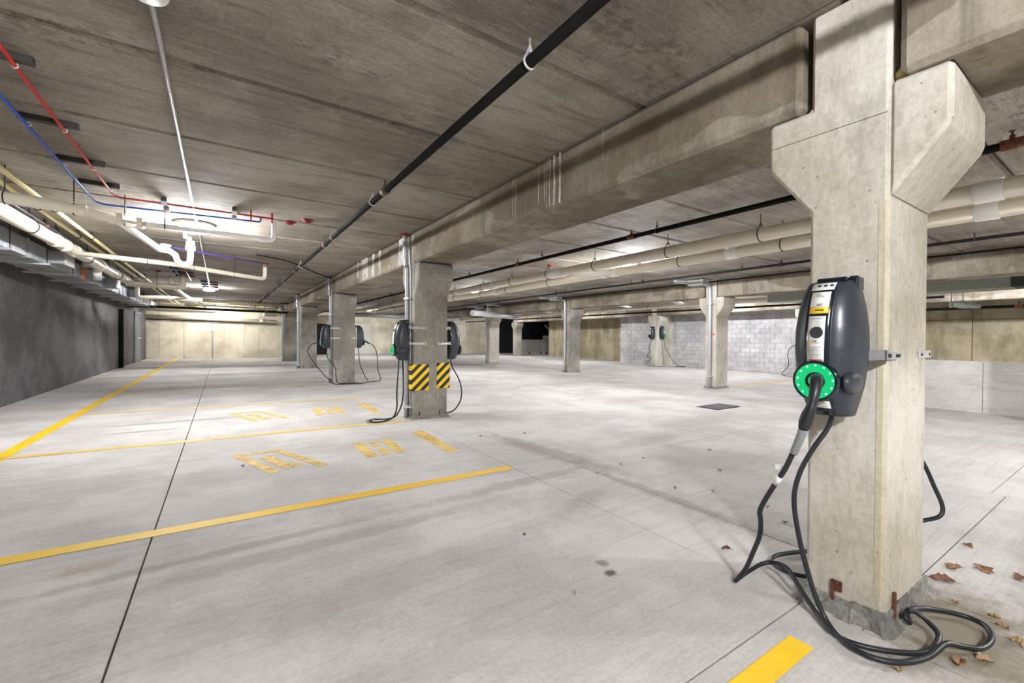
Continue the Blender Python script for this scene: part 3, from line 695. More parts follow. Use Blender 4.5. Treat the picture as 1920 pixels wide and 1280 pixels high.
for k, (z, yy, lb) in enumerate(((2.78, 22.5, 'pale cross pipe nearest the second lamp in the far left bay'), (2.68, 24.0, 'pale cross pipe just in front of the farthest lamp'), (2.74, 26.2, 'pale cross pipe behind the farthest lamp'))):
    pipe('drain_pipe', lb, [(-1.4, yy, z), (2.2, yy + .3, z - .04)], 0.045, 'cream' if k != 1 else 'pvc', axis='x', hang=[-.3, .5, 1.4], coup=[.1, 1.2])
pipe('drain_pipe', 'white drop pipe with tee near the farthest ceiling lamp', [(1.05, 23.2, CEIL), (1.05, 23.2, 2.52)], 0.05, 'pvc_white', n=10)
pipe('conduit', 'thin dark conduit crossing below the farthest ceiling lamp', [(-1.2, 21.0, 2.74), (2.4, 21.4, 2.74)], 0.018, 'strut', axis='x', hang=[-.2, .9], loop=False)

# ---- water lines with their struts
pipe('water_line', 'red water line turning right below the ceiling near the bright lamp', [(-1.0, 1.5, 2.86), (-1.02, 6.50, 2.86), (-.98, 6.58, 2.86), (0.56, 6.58, 2.86)], 0.011, 'red', n=8, cat='water pipe', bend=.03)
pipe('water_line', 'blue water line turning right below the ceiling beside the red one', [(-1.17, 1.5, 2.85), (-1.24, 6.9, 2.85), (-1.18, 7.0, 2.85), (0.42, 6.82, 2.85), (0.42, 6.72, 2.88)], 0.011, 'blue', n=8, cat='water pipe', bend=.03)
for k, y in enumerate((3.72, 4.68, 5.58, 6.30)):
    s_ = empty('strut_rail', (-1.12, y, 2.90), 0, ['strut rail carrying the red and blue lines, nearest the camera', 'strut rail carrying the red and blue lines, second from the camera', 'strut rail carrying the red and blue lines, third from the camera', 'strut rail carrying the red and blue lines, just before they turn'][k], 'strut')
    MB().box(-1.42 + .16, y - .022, 2.885, -0.93, y + .022, CEIL, .003).build('rail', M['strut'], s_)
    for xx in (-1.01, -1.20):
        MB().torus((xx, y, 2.86), .014, .005, (0, 1, 0), 10, 5).build('pipe_clip', M['steel'], s_)
for k, x in enumerate((-.58, .12)):
    s_ = empty('clamp_bracket', (x, 6.7, 2.9), 0, ['bracket holding red and blue lines left of the bright lamp', 'bracket holding red and blue lines right of the bright lamp'][k], 'bracket')
    MB().box(x - .025, 6.54, 2.885, x + .025, 6.90, CEIL, .003).build('rail', M['strut'], s_)
    MB().box(x - .03, 6.56, 2.84, x + .03, 6.6, 2.885).box(x - .03, 6.82, 2.83, x + .03, 6.86, 2.885).build('clip', M['steel'], s_)
tag(MB().tube([(.30, 6.58, 2.78), (.30, 6.58, CEIL)], .01, 6).tube([(.54, 6.58, 2.80), (.54, 6.58, CEIL)], .012, 6).build('line_drop', M['red']), 'red drop stubs at the end of the red water line', 'pipe fitting')
pipe('water_line', 'purple-blue water line crossing behind the U-shaped trap', [(-1.0, 9.6, 2.86), (.72, 10.7, 2.86)], 0.016, 'purple', axis='x', hang=[-.5, .2], cat='water pipe', loop=False)
for (x0, y0, lb) in ((-1.05, 12.2, 'ladder of short dark strut rails carrying small lines beyond the trap'), (-.55, 15.8, 'farther ladder of short dark strut rails beyond the trap')):
    t = empty('strut_ladder', (x0, y0, 2.9), 0, lb, 'strut')
    for k in range(4):
        MB().box(x0, y0 + k * .8, 2.885, x0 + .42, y0 + k * .8 + .06, CEIL).build('rail', M['strut'], t)
    MB().tube([(x0 + .1, y0 - .2, 2.865), (x0 + .1, y0 + 3, 2.865)], .014, 6).build('blue_line', M['blue'], t)
    MB().tube([(x0 + .3, y0 - .2, 2.865), (x0 + .3, y0 + 3, 2.865)], .014, 6).build('red_line', M['red'], t)
# red sleeve caps in the ceiling
for (x, y, lb) in ((6.05, 7.6, 'red sleeve cap in ceiling above the fat white pipes, left of pair'), (6.9, 7.2, 'red sleeve cap in ceiling above the fat white pipes, right of pair'), (6.6, 14.6, 'far red sleeve cap near the striped-plate column, left'), (7.0, 14.2, 'far red sleeve cap near the striped-plate column, right'),
                   (.79, 6.9, 'red ceiling sleeve above the elbow right of the bright lamp'), (.98, 6.65, 'small dark red hole cap in the ceiling right of the bright lamp'), (-1.9, 12.3, 'red sleeve cap above the fat left pipe'), (-1.35, 14.0, 'red sleeve cap above the pale double pipe'), (-.88, 14.4, 'red sleeve cap at the double pipe elbow'), (.78, 11.15, 'dark red sleeve cap above the elbow below second lamp')):
    tag(MB().lathe([(.03, 0), (.05, .02), (.05, .03), (.08, .036), (.08, .045)], (x, y, CEIL - .045), 2, 14).build('sleeve_cap', M['darkred']), lb, 'sleeve cap')
# conduit with lamps down the left bay
pipe('lamp_conduit', 'galvanised conduit feeding the ceiling lamps of the left bay', [(-.30, -2.2, 2.905), (-.29, 2.76, 2.905), (-.36, 17.6, 2.905)], 0.014, 'conduit', n=8, cat='conduit', coup=[3.63, 5.0, 9.5, 12], hang=[], bend=0)
tag(MB().tube([(.55, 9.9, 2.90), (1.2, 10.3, 2.88), (1.9, 11.6, 2.87), (2.40, 12.3, 2.86)], .012, 6, smooth=4).build('flexible_cable', M['black_pipe']), 'dark cable sagging along ceiling to the column with two chargers', 'cable')

# ------------------------------------------------------------------ metal duct along the left wall
du = empty('air_duct', (-2.65, 14, 2.55), 0, 'long rectangular sheet metal duct along the left wall', 'duct')
y = 2.0; k = 0
while y < 23.5:
    y1 = y + 1.45
    MB().box(-2.88, y, 2.44, -2.38, y1 - .012, 2.70, .004).build('duct_section', M['duct'], du)
    MB().box(-2.895, y1 - .03, 2.425, -2.365, y1 + .015, 2.715).build('flange', M['duct'], du)
    tr = MB().box(-2.98, y + .6, 2.405, -2.30, y + .64, 2.437).build('trapeze', M['steel'], du)
    MB().tube([(-2.33, y + .62, 2.40), (-2.33, y + .62, CEIL)], .006, 6).tube([(-2.95, y + .62, 2.40), (-2.95, y + .62, CEIL)], .006, 6).build('rod', M['steel_dark'], tr)
    y = y1; k += 1
for yy in (10.1, 14.2, 17.2):
    gb = MB().box(-2.38, yy, 2.47, -2.18, yy + .5, 2.68, .006).build('branch_box', M['duct'], du)
    MB().box(-2.19, yy + .0, 2.46, -2.165, yy + .52, 2.69, .004).build('grille', M['grey_box'], gb)
tag(MB().box(-2.36, 12.1, 2.44, -2.352, 12.35, 2.66).build('tape_patch', M['orange']), 'orange tape patch on side of left metal duct', 'tape')

# ------------------------------------------------------------------ electrical conduits on the columns
def riser(label, x, y, r=.03, thin=True, side=-1, top=CEIL, bend_y=0.0, straps=(.2, 1.9)):
    b = fz(x, y); t = empty('conduit_riser', (x, y, b), 0, label, 'conduit')
    MB().tube([(x - r - .005, y, b), (x - r - .005, y, 2.2), (x - r - .03, y + bend_y, 2.45), (x - r - .05, y + bend_y * 1.3, top)], r, 12, smooth=4).build('wide_conduit', M['conduit'], t)
    if thin: MB().tube([(x - .018, y - .10, b), (x - .018, y - .10, 2.1), (x - .018, y - .08, 2.40), (x - .018, y - .02, top)], .012, 8, smooth=4).build('thin_conduit', M['conduit'], t)
    for z in straps:
        MB().box(x - 2 * r - .012, y - .14, z, x + .002, y + .05, z + .03, .003).build('strap', M['steel'], t)
    MB().lathe([(r * 1.25, 0), (r * 1.25, .07), (r * 1.05, .08)], (x - r - .005, y, b + .14), 2, 12).build('coupling', M['steel'], t)
    MB().lathe([(.09, 0), (.09, .015), (.05, .03)], (x - r - .05, y + bend_y * 1.3, CEIL - .03), 2, 14).build('ceiling_flange', M['darkred'], t)
    return t
riser('galvanised conduits running up the left face of striped-plate column', AX, AY[1] + .20, .034)
riser('galvanised conduits on the column with two chargers behind striped-plate column', AX, AY[2] + .20, .03)
riser('galvanised conduit on fourth column of left row', AX, AY[3] + .20, .05)
riser('galvanised conduit on the darkest column near far left wall', AX, AY[4] + .20, .045)
def riser_b(label, y, r=.03):
    x = BXc; b = fz(x, y); t = empty('conduit_riser', (x, y, b), 0, label, 'conduit')
    MB().tube([(x - r, y, b), (x - r, y, 2.62), (x - r - .05, y + .04, 2.78), (x - r - .25, y + .25, 2.84), (x - .9, y + .5, 2.86)], r, 12, smooth=4).build('wide_conduit', M['conduit'], t)
    for zz in (.3, 2.25): MB().box(x - 2 * r - .01, y - .09, zz, x + .002, y + .09, zz + .03).build('strap', M['steel'], t)
    MB().box(x - .55, y - .1, 2.76, x - .25, y + .35, 2.90, .01).build('junction_box', M['conduit'], t)
riser_b('silver conduit rising on the orange-band column', BY[1] + .16, .05)
riser_b('silver conduit rising on the bluish middle-row column', BY[2] + .2, .045)
riser_b('thin conduit rising on the far middle-row column', BY[3] + .28, .03)
for y in (BY[1] + 1.9 - 4.2,):
    tag(MB().tube([(11.0, y, 2.87), (11.0, y, 2.60), (11.0, y - .03, ZB - .02), (11.3, y - .2, ZB - .03)], .012, 6).build('conduit_drop', M['strut']), 'thin grey conduit dropping over the middle-row beam face', 'conduit')

# ------------------------------------------------------------------ hazard plates
def hazard(label, x0, x1, z0, z1, wrap):
    t = empty('hazard_plate', ((x0 + x1) / 2, AY[1], z0), 0, label, 'warning plate')
    m = MB().box(x0, AY[1] - .012, z0, x1, AY[1] - .004, z1, .002)
    m.build('plate', M['stripes'], t)
    xs = x0 if wrap < 0 else x1
    MB().box(min(xs, xs + wrap * .008), AY[1] - .012, z0, max(xs, xs + wrap * .008), AY[1] + .10, z1).build('return_edge', M['stripes'], t)
    for zz in (z0 + .03, z1 - .03):
        MB().lathe([(.006, 0), (.006, .004)], (x1 - .03 if wrap < 0 else x0 + .03, AY[1] - .016, zz), 1, 8).build('screw', M['ink'], t)
hazard('left yellow and black striped plate on the second column', AX - .03, AX + .25, .475, .885, -1)
hazard('right yellow and black striped plate on the second column', AX + .385, AX + .605, .49, .90, 1)

# ------------------------------------------------------------------ CHARGERS
HT = [(0, .084, .118), (.05, .092, .138), (.12, .103, .165), (.22, .118, .192), (.35, .129, .203), (.5, .135, .203), (.65, .133, .196), (.8, .122, .177), (.9, .110, .155), (.96, .1, .13), (1.0, .088, .10)]
CH = 0.61
def hw_dp(t):
    for a, b_ in zip(HT, HT[1:]):
        if a[0] <= t <= b_[0]:
            u = (t - a[0]) / (b_[0] - a[0]); u = u
            return a[1] + (b_[1] - a[1]) * u, a[2] + (b_[2] - a[2]) * u
    return HT[-1][1:]
def depth_at(t, x):
    w_, d = hw_dp(t); e = 2.5; u = min(1, abs(x) / w_)
    return .03 + (d - .03) * (1 - u ** e) ** (1 / e)
def shell_mesh():
    m = MB(); NS, NT = 28, 34; rings = []
    for i in range(NT + 1):
        t = i / NT; w_, d = hw_dp(t); ring = []
        for k in range(NS + 1):
            a = pi * k / NS; e = 2 / 2.5
            x = w_ * (1 if cos(a) >= 0 else -1) * abs(cos(a)) ** e; y = -(.03 + (d - .03) * abs(sin(a)) ** e)
            ring.append(m.bm.verts.new((x, y, t * CH)))
        ring.append(m.bm.verts.new((-w_, -.022, t * CH))); ring.append(m.bm.verts.new((w_, -.022, t * CH)))
        rings.append(ring)
    n = len(rings[0])
    for i in range(NT):
        for k in range(n):
            f = m.bm.faces.new((rings[i][k], rings[i][(k + 1) % n], rings[i + 1][(k + 1) % n], rings[i + 1][k])); f.smooth = k < NS
    m.bm.faces.new(rings[0][::-1]); m.bm.faces.new(rings[-1])
    return m.mesh('shell', M['shell'])
def patch(m, t0, t1, x0, x1, off, nx=4, nt_=10, th=.002):
    A, B = [], []
    for i in range(nt_ + 1):
        t = t0 + (t1 - t0) * i / nt_
        A.append([m.bm.verts.new((x0 + (x1 - x0) * k / nx, -(hw_dp(t)[1] + off) + 0.0 * k, t * CH)) for k in range(nx + 1)])
        B.append([m.bm.verts.new((x0 + (x1 - x0) * k / nx, -(hw_dp(t)[1] + off - th - .02), t * CH)) for k in range(nx + 1)])
    for i in range(nt_):
        for k in range(nx): f = m.bm.faces.new((A[i][k], A[i][k + 1], A[i + 1][k + 1], A[i + 1][k])); f.smooth = True
        m.bm.faces.new((A[i][0], A[i + 1][0], B[i + 1][0], B[i][0])); m.bm.faces.new((A[i][nx], B[i][nx], B[i + 1][nx], A[i + 1][nx]))
    m.bm.faces.new(A[0] + B[0][::-1]); m.bm.faces.new(A[-1] + B[-1][::-1])
    return m
SHELL = shell_mesh()
STRIP = patch(MB(), .012, .985, -.047, .047, .004, 4, 30).mesh('front_strip', M['gloss'])
TRIM = patch(patch(MB(), .01, .985, -.053, -.047, .0025, 1, 30), .01, .985, .047, .053, .0025, 1, 30).mesh('strip_trim', M['shell'])
BACK = MB().extr([(w_ * .96, t * CH) for t, w_, d in HT] + [(-w_ * .96, t * CH) for t, w_, d in HT[::-1]], 1, -.024, 0).mesh('back_plate', M['gloss'])
rt = .262; rz_ = rt * CH; ry = -hw_dp(rt)[1]
RING = MB().lathe([(.080, .02), (.092, .0), (.092, -.018), (.086, -.026), (.078, -.026), (.076, -.010), (.02, -.006)], (0, ry, rz_), 1, 36).mesh('charge_ring', M['gloss'])
GLOWR = MB().torus((0, ry - .022, rz_), .077, .0035, (0, 1, 0), 40, 6).lathe([(.0755, -.022), (.060, -.0080), (.0605, -.0075), (.075, -.020)], (0, ry, rz_), 1, 36).mesh('light_ring', M['green'])
GLOWD = MB().torus((0, ry - .022, rz_), .077, .0035, (0, 1, 0), 30, 6).mesh('light_ring', M['green_dim'])
INNER = MB().lathe([(.0605, -.0075), (.040, -.0065), (.040, -.006), (.0605, -.007)], (0, ry, rz_), 1, 36).mesh('ring_recess', M['green_dim'])
LED = MB().lathe([(.001, -.005), (.0058, -.003), (.0058, .002), (.001, .003)], (0, 0, 0), 1, 8).mesh('led', M['green_led'])
SOCK = MB().lathe([(.040, -.004), (.040, -.022), (.034, -.026), (.02, -.018)], (0, ry, rz_), 1, 24).mesh('socket', M['gloss'])
BOSS = MB().lathe([(.001, .0), (.030, .006), (.046, .022), (.052, .05), (.05, .07)], (0, 0, 0), 0, 24)
for v in BOSS.bm.verts: v.co = Vector((.1285 - v.co.x * .5, -.108 + v.co.y * 1.75, rz_ - .002 + v.co.z * 1.0))
BOSS = BOSS.mesh('side_boss', M['shell'])
HOOK = MB().box(-.045, -.10, CH - .004, .075, .0, CH + .016, .006).box(.06, -.06, CH - .05, .105, .01, CH + .022, .01).mesh('cable_hook', M['gloss'])
def label_parts():
    """printed stickers of the nearest charger"""
    L = []
    def P(nm, t0, t1, x0, x1, off, mat): L.append((nm, patch(MB(), t0, t1, x0, x1, off, 2, 6).mesh(nm, M[mat]), None))
    P('warning_sticker', .93, .985, -.045, .045, .006, 'paper')
    P('white_sticker', .80, .915, -.037, .037, .0055, 'paper'); P('yellow_band', .755, .803, -.037, .037, .0055, 'yellow_print')
    P('instruction_sticker', .40, .735, -.036, .030, .0055, 'paper'); P('rating_sticker', .06, .115, -.032, .038, .006, 'paper')
    m = MB()
    for i in range(3): patch(m, .955, .972, -.025 + i * .024, -.010 + i * .024, .0072, 1, 1)
    for i in range(2): patch(m, .822 - i * .009, .826 - i * .009, -.012, .012 - i * .004, .0068, 1, 1)
    patch(m, .775, .784, -.016, .018, .0068, 1, 1)
    for i in range(4): patch(m, .493 - i * .016, .498 - i * .016, -.031, -.028, .0068, 1, 1)
    L.append(('print', m.mesh('print', M['ink']), None))
    m = MB()
    for i in range(4): patch(m, .694 - i * .013, .697 - i * .013, -.008, .010 + (i % 2) * .004, .0068, 1, 1)
    for i in range(9): patch(m, .510 - i * .0095, .5125 - i * .0095, -.025, .022 - (i % 3) * .008, .0068, 1, 1)
    for i in range(4): patch(m, .105 - i * .011, .107 - i * .011, -.024, .018 + (i % 2) * .01, .0075, 1, 1)
    L.append(('print', m.mesh('print', M['ink_grey']), None))
    m = MB(); patch(m, .418, .422, -.028, .022, .0068, 1, 1); patch(m, .410, .414, -.022, .026, .0068, 1, 1); patch(m, .553, .558, -.008, .003, .0068, 1, 1)
    L.append(('print', m.mesh('print', M['ink_red']), None))
    yy = -(hw_dp(.615)[1] + .0075)
    L.append(('card_reader', MB().lathe([(.026, .004), (.026, -.001), (.022, -.002)], (-.002, yy, .615 * CH), 1, 24).mesh('card_reader', M['ink']), None))
    for (t, x) in ((.893, -.026), (.545, -.023)):
        m = MB(); yy = -(hw_dp(t)[1] + .007); z = t * CH
        m.poly([(x + .0065 * (1.0 if k % 2 else .86) * cos(a), yy, z + .0055 * (1.0 if k % 2 else .86) * sin(a)) for k, a in [(k, radians(-55 + 290 * k / 12)) for k in range(13)]])
        L.append(('shell_emblem', m.mesh('shell_emblem', M['ink_red']), None))
        m = MB()
        m.poly([(x + .0052 * (1.0 if k % 2 else .86) * cos(a), yy - .0006, z + .0044 * (1.0 if k % 2 else .86) * sin(a)) for k, a in [(k, radians(-55 + 290 * k / 12)) for k in range(13)]])
        L.append(('shell_emblem', m.mesh('shell_emblem', M['yellow_print']), None))
    return L
def text_mesh(body, size):
    cu = bpy.data.curves.new('lettering', 'FONT'); cu.body = body; cu.size = size; cu.extrude = 0.0002; cu.resolution_u = 2
    ob_ = bpy.data.objects.new('lettering', cu); COL.objects.link(ob_)
    dg = bpy.context.evaluated_depsgraph_get(); me = bpy.data.meshes.new_from_object(ob_.evaluated_get(dg))
    bpy.data.objects.remove(ob_); me.materials.clear(); me.materials.append(M['ink'])
    return me
def charger(x, y, z, rz, label, lit=True, detail=False, cables=(), plug=None, bracket=True, grp=None, tie=None):
    t = empty('ev_charger', (x, y, z), rz, label, 'charger', grp)
    for nm, me in (('back_plate', BACK), ('shell', SHELL), ('front_strip', STRIP), ('charge_ring', RING), ('socket', SOCK), ('side_boss', BOSS), ('cable_hook', HOOK)):
        place(me, nm, t, world=False)
    g = place(GLOWR if lit else GLOWD, 'light_ring', t, world=False)
    if lit: place(INNER, 'ring_recess', t, world=False)
    if lit and detail:
        for k in range(13):
            a = 2 * pi * k / 13 + .1
            place(LED, 'led', g, (.069 * cos(a), ry - .018, rz_ + .069 * sin(a)), world=False)
    if detail:
        place(TRIM, 'strip_trim', t, world=False)
        for nm, me, _ in label_parts(): place(me, nm, t, world=False)
        for body, size, xx, t_ in (('Shell', .008, -.016, .892), ('Recharge', .008, -.016, .879), ('LED Status Indication', .0058, -.031, .715), ('Shell', .007, -.013, .549), ('Recharge', .007, -.013, .537)):
            o_ = place(text_mesh(body, size), 'lettering', t, world=False)
            o_.location = (xx, -(hw_dp(t_)[1] + .0078), t_ * CH); o_.rotation_euler = (pi / 2, 0, 0)
    else:
        place(LAB1, 'white_sticker', t, world=False); place(LAB2, 'yellow_band', t, world=False)
    if bracket:
        place(BRK, 'mounting_rail', t, world=False); place(BRK2, 'mounting_rail', t, world=False)
    for pts in cables: MB().tube(pts, .0115, 10, smooth=7).build('cable', M['rubber'], t)
    if plug:
        P = plug
        MB().tube(P, [.022, .024, .024, .021, .017, .021, .025, .026, .020][:len(P)], 16, smooth=5).build('plug', M['rubber'], t)
    return t
LAB1 = patch(MB(), .80, .915, -.037, .037, .0055, 2, 6).mesh('white_sticker', M['paper'])
LAB2 = patch(MB(), .40, .735, -.036, .030, .0055, 2, 6).mesh('instruction_sticker', M['paper'])
BRK = MB().box(-.125, 0, .25, .125, .03, .292, .003).mesh('mounting_rail', M['steel'])
BRK2 = MB().box(-.105, 0, .50, .105, .03, .542, .003).mesh('mounting_rail', M['steel'])
def straps(t, x0, x1, y, zs, nm='strap'):
    for z in zs:
        s_ = MB().box(x0, y - .008, z, x1, y - .001, z + .036, .002).build(nm, M['steel'], t)
        for xx in (x0 + .03, x1 - .03):
            MB().lathe([(.008, 0), (.008, .006), (.004, .008)], (xx, y - .012, z + .018), 1, 6).build('bolt', M['steel_dark'], s_)

# nearest charger, on the near face of the nearest column
c = charger(2.405, .862, .962, -pi / 2, 'nearest charger with white stickers and bright green light ring', detail=True,
    cables=[[(2.38, .86, .97), (2.37, .882, .883), (2.34, .924, .79), (2.31, .968, .669), (2.30, .988, .536), (2.30, .967, .376), (2.30, .933, .237), (2.295, .89, .115), (2.285, .84, .03), (2.224, .758, .014), (2.203, .659, .014), (2.268, .575, .014), (2.394, .524, .018), (2.529, .500, .034), (2.592, .465, .02), (2.664, .418, .012), (2.794, .408, .012), (2.895, .448, .012), (2.901, .526, .014), (2.798, .615, .03), (2.655, .640, .062), (2.600, .648, .045), (2.603, .630, .02)],
            [(2.605, .640, .075), (2.630, .615, .07), (2.628, .570, .045), (2.575, .53, .03), (2.45, .535, .012), (2.34, .60, .012), (2.255, .70, .012), (2.242, .79, .012), (2.311, .882, .02), (2.418, 1.0, .05), (2.52, 1.12, .085), (2.50, 1.21, .075), (2.39, 1.25, .04), (2.290, 1.262, .016), (2.285, 1.245, .04), (2.30, 1.215, .10), (2.262, 1.16, .215), (2.225, 1.11, .33), (2.205, 1.095, .41), (2.18, 1.085, .48), (2.13, 1.008, .613), (2.10, .942, .722), (2.083, .905, .80)]],
    plug=[(2.19, .858, 1.118), (2.145, .84, 1.135), (2.10, .822, 1.125), (2.07, .815, 1.085), (2.055, .818, 1.04), (2.05, .824, 1.01), (2.05, .832, .985), (2.05, .84, .955), (2.052, .848, .93)])
MB().tube([(2.054, .85, .925), (2.062, .866, .88), (2.074, .89, .825), (2.078, .896, .81)], [.0175, .017, .0155, .015], 16, smooth=3).build('cable_sleeve', M['sleeve'], c)
MB().tube([(2.112, .965, .684), (2.122, .990, .643)], .0145, 14).build('cable_label', M['paper'], c)
MB().box(2.10, .955, .715, 2.102, .982, .738).build('paper_tag', M['paper'], c)
MB().box(2.385, .668, 1.215, 2.390, .80, 1.262, .001).box(2.385, .668, 1.215, 2.452, .673, 1.262, .001).box(2.385, .668, 1.215, 2.452, .70, 1.219, .001).build('z_bracket', M['conduit'], c)
MB().lathe([(.010, 0), (.010, .008), (.005, .01)], (2.415, .660, 1.238), 1, 6).build('bolt', M['steel_dark'], c)
s_ = MB().box(2.445, .674, 1.220, 2.575, .688, 1.252, .002).build('strap', M['steel'], c)
for xx in (2.533, 2.560): MB().lathe([(.008, 0), (.008, .006), (.004, .008)], (xx, .668, 1.236), 1, 6).build('bolt', M['steel_dark'], s_)
# a loop of the far-side cable peeping out left of the column
c = charger(3.11, .86, .962, pi / 2, 'charger on the hidden right side of nearest column, only its dark edge showing', cables=[
    [(3.14, .86, .97), (3.30, .88, .80), (3.46, .80, .60), (3.50, .75, .446), (3.505, .715, .34), (3.48, .725, .28), (3.40, .80, .24), (3.32, .95, .12), (3.22, 1.12, .02), (3.0, 1.20, .013), (2.80, 1.275, .013), (2.69, 1.27, .013), (2.63, 1.20, .013), (2.63, 1.12, .013), (2.70, 1.05, .013), (2.86, 1.04, .013)]])
straps(c, 2.90, 3.09, AY[0], [1.218])
# second column
c = charger(2.40, 6.615, .945, -pi / 2, 'charger with green ring on left side of striped-plate column', cables=[
    [(2.28, 6.60, .96), (2.21, 6.44, .70), (2.20, 6.45, .45), (2.22, 6.50, .25), (2.20, 6.56, .10), (2.12, 6.60, .03), (1.98, 6.48, .02), (1.86, 6.46, .02), (1.80, 6.60, .02), (1.86, 6.78, .02), (2.02, 6.82, .02), (2.13, 6.70, .02), (2.08, 6.55, .035), (1.92, 6.48, .04), (1.83, 6.60, .04), (1.92, 6.74, .04)],
    [(2.34, 6.60, .96), (2.30, 6.45, .70), (2.29, 6.42, .45), (2.27, 6.46, .25), (2.22, 6.54, .10), (2.14, 6.62, .05), (2.03, 6.72, .03), (1.93, 6.70, .05)]])
straps(c, 2.41, 2.68, AY[1], [1.19, 1.435])
c = charger(3.11, 6.62, .945, pi / 2, 'charger on right side of striped-plate column, seen from its side', lit=False, cables=[
    [(3.16, 6.60, .96), (3.22, 6.66, .82), (3.32, 6.62, .62), (3.36, 6.58, .42), (3.34, 6.60, .22), (3.24, 6.68, .06), (3.14, 6.85, .02)]])
straps(c, 2.88, 3.10, AY[1], [1.19]); straps(c, 3.02, 3.10, AY[1], [1.435])
# third column
c = charger(2.40, 12.56, 1.00, -pi / 2, 'charger on left side of the column behind striped-plate column, cable looping out', cables=[
    [(2.10, 12.5, 1.14), (1.94, 12.4, 1.10), (1.84, 12.35, .95), (1.88, 12.3, .80), (2.1, 12.2, .45), (2.3, 12.1, .20), (2.45, 12.0, .07), (2.75, 11.95, .07), (3.0, 12.0, .07), (2.8, 12.1, .07), (2.55, 12.05, .08), (2.7, 11.9, .08), (3.05, 11.95, .08)],
    [(2.34, 12.5, 1.01), (2.33, 12.4, .75), (2.48, 12.2, .50), (2.50, 12.15, .25), (2.52, 12.05, .10), (2.7, 12.0, .07), (2.95, 11.9, .07)]])
straps(c, 2.41, 2.66, AY[2], [1.25, 1.52])
c = charger(3.11, 12.56, 1.00, pi / 2, 'charger on right side of the column behind striped-plate column', lit=False, cables=[
    [(3.41, 12.5, 1.15), (3.56, 12.4, 1.05), (3.62, 12.3, .8), (3.62, 12.2, .4), (3.66, 12.1, .12), (3.45, 12.0, .10), (3.2, 12.0, .08), (3.1, 11.9, .07), (2.9, 11.95, .08)],
    [(3.16, 12.5, 1.01), (3.17, 12.4, .6), (3.25, 12.3, .3), (3.35, 12.2, .09)]], plug=[(3.32, 12.53, 1.18), (3.38, 12.5, 1.17), (3.44, 12.48, 1.12)])
straps(c, 2.95, 3.10, AY[2], [1.25])
# row by the block wall
charger(CX + .27, 13.60, 1.32, 0, 'dark charger with green lights on front of the column by the block wall', cables=[
    [(CX + .27, 13.5, 1.33), (CX + .4, 13.4, .8), (CX + .6, 13.2, .3), (CX + .9, 13.0, .02), (CX + 1.2, 12.9, .02), (CX + .7, 13.1, .02), (CX + 1.0, 12.8, .02)], [(CX + .2, 13.52, 1.33), (CX + .25, 13.5, .6), (CX + .3, 13.45, .05)]])
charger(CX - .07, 13.85, 1.30, -pi / 2, 'charger seen edge-on at left of the column by the block wall, wavy cable below', lit=False, cables=[
    [(CX - .2, 13.8, 1.3), (CX - .35, 13.85, .95), (CX - .2, 13.9, .72), (CX - .4, 13.9, .5), (CX - .2, 13.85, .38), (CX - .45, 13.95, .15), (CX - .3, 13.8, .02), (CX - .1, 13.7, .05)]])
charger(CX - .07, 7.2, 1.28, -pi / 2, 'far charger by the block wall partly hidden behind nearest charger', lit=False, cables=[
    [(CX - .38, 7.3, 1.20), (CX - .62, 7.45, 1.02), (CX - .65, 7.5, .8), (CX - .6, 7.5, .4), (CX - .75, 7.65, .10), (CX - .6, 7.4, .02), (CX - .4, 7.2, .03), (CX - .15, 7.25, .4), (CX - .12, 7.2, 1.29)]])

# ------------------------------------------------------------------ paint on the floor
def strip_paint(name, pts, label, cat, mat, grp=None, z=.0025):
    m = MB(); m.poly([(x, y, fz(x, y) + z) for x, y in pts], 0.0012)
    return tag(m.build(name, M[mat]), label, cat, grp)
def line(x0, y0, x1, y1, w_, label, mat):
    d = Vector((x1 - x0, y1 - y0)).normalized(); n = Vector((-d.y, d.x)) * w_ / 2
    a, b_ = Vector((x0, y0)), Vector((x1, y1)); P = [a - n]
    steps = max(1, int((b_ - a).length))
    P = [a - n, b_ - n, b_ + n, a + n]
    return strip_paint('parking_line', P, label, 'line', mat)
line(-1.88, 3.60, 2.40, 3.62, .115, 'solid yellow parking line nearest the camera, ending at a floor joint', 'line')
line(-1.87, 6.50, 2.35, 6.43, .12, 'faded yellow parking line leading to the striped-plate column', 'line_pale')
line(-1.83, 9.33, 2.42, 9.25, .11, 'faintest yellow parking line beyond the striped-plate column', 'line_pale')
line(-1.88, -2, -1.88, 27.2, .125, 'long bright yellow line running along the dark left wall', 'line_new')
line(-1.9, .855, 2.09, .862, .095, 'short bright yellow line end in the bottom right foreground', 'line_new')
line(-1.83, 12.2, 2.4, 12.2, .10, 'very faint yellow parking line before the third column', 'line_pale')
line(12.2, 6.9, 17.3, 6.9, .12, 'distant pale yellow line leading to column by block wall', 'line_pale')
STENCIL = [('pictogram_top', [(.031, .868), (.50, .895), (.50, .815), (.044, .785)]),
 ('pictogram_leg', [(.031, .80), (.125, .79), (.40, -.007), (.31, -.035)]), ('pictogram_leg', [(.43, .815), (.51, .815), (.83, -.006), (.74, -.014)]),
 ('pictogram_core', [(.26, .63), (.376, .64), (.47, .30), (.62, .15), (.605, .10), (.44, .075), (.385, .238)]),
 ('letter', [(1.232, .751), (1.355, .772), (1.34, .07), (1.215, .04)]), ('letter', [(1.42, .73), (1.50, .72), (1.50, .477), (1.41, .49)]),
 ('letter', [(1.42, .38), (1.512, .37), (1.485, .106), (1.39, .107)]), ('letter', [(1.576, .771), (1.690, .778), (1.66, .082), (1.546, .068)]),
 ('letter', [(2.062, 1.02), (2.236, 1.037), (2.189, -.205), (2.05, -.176)])]
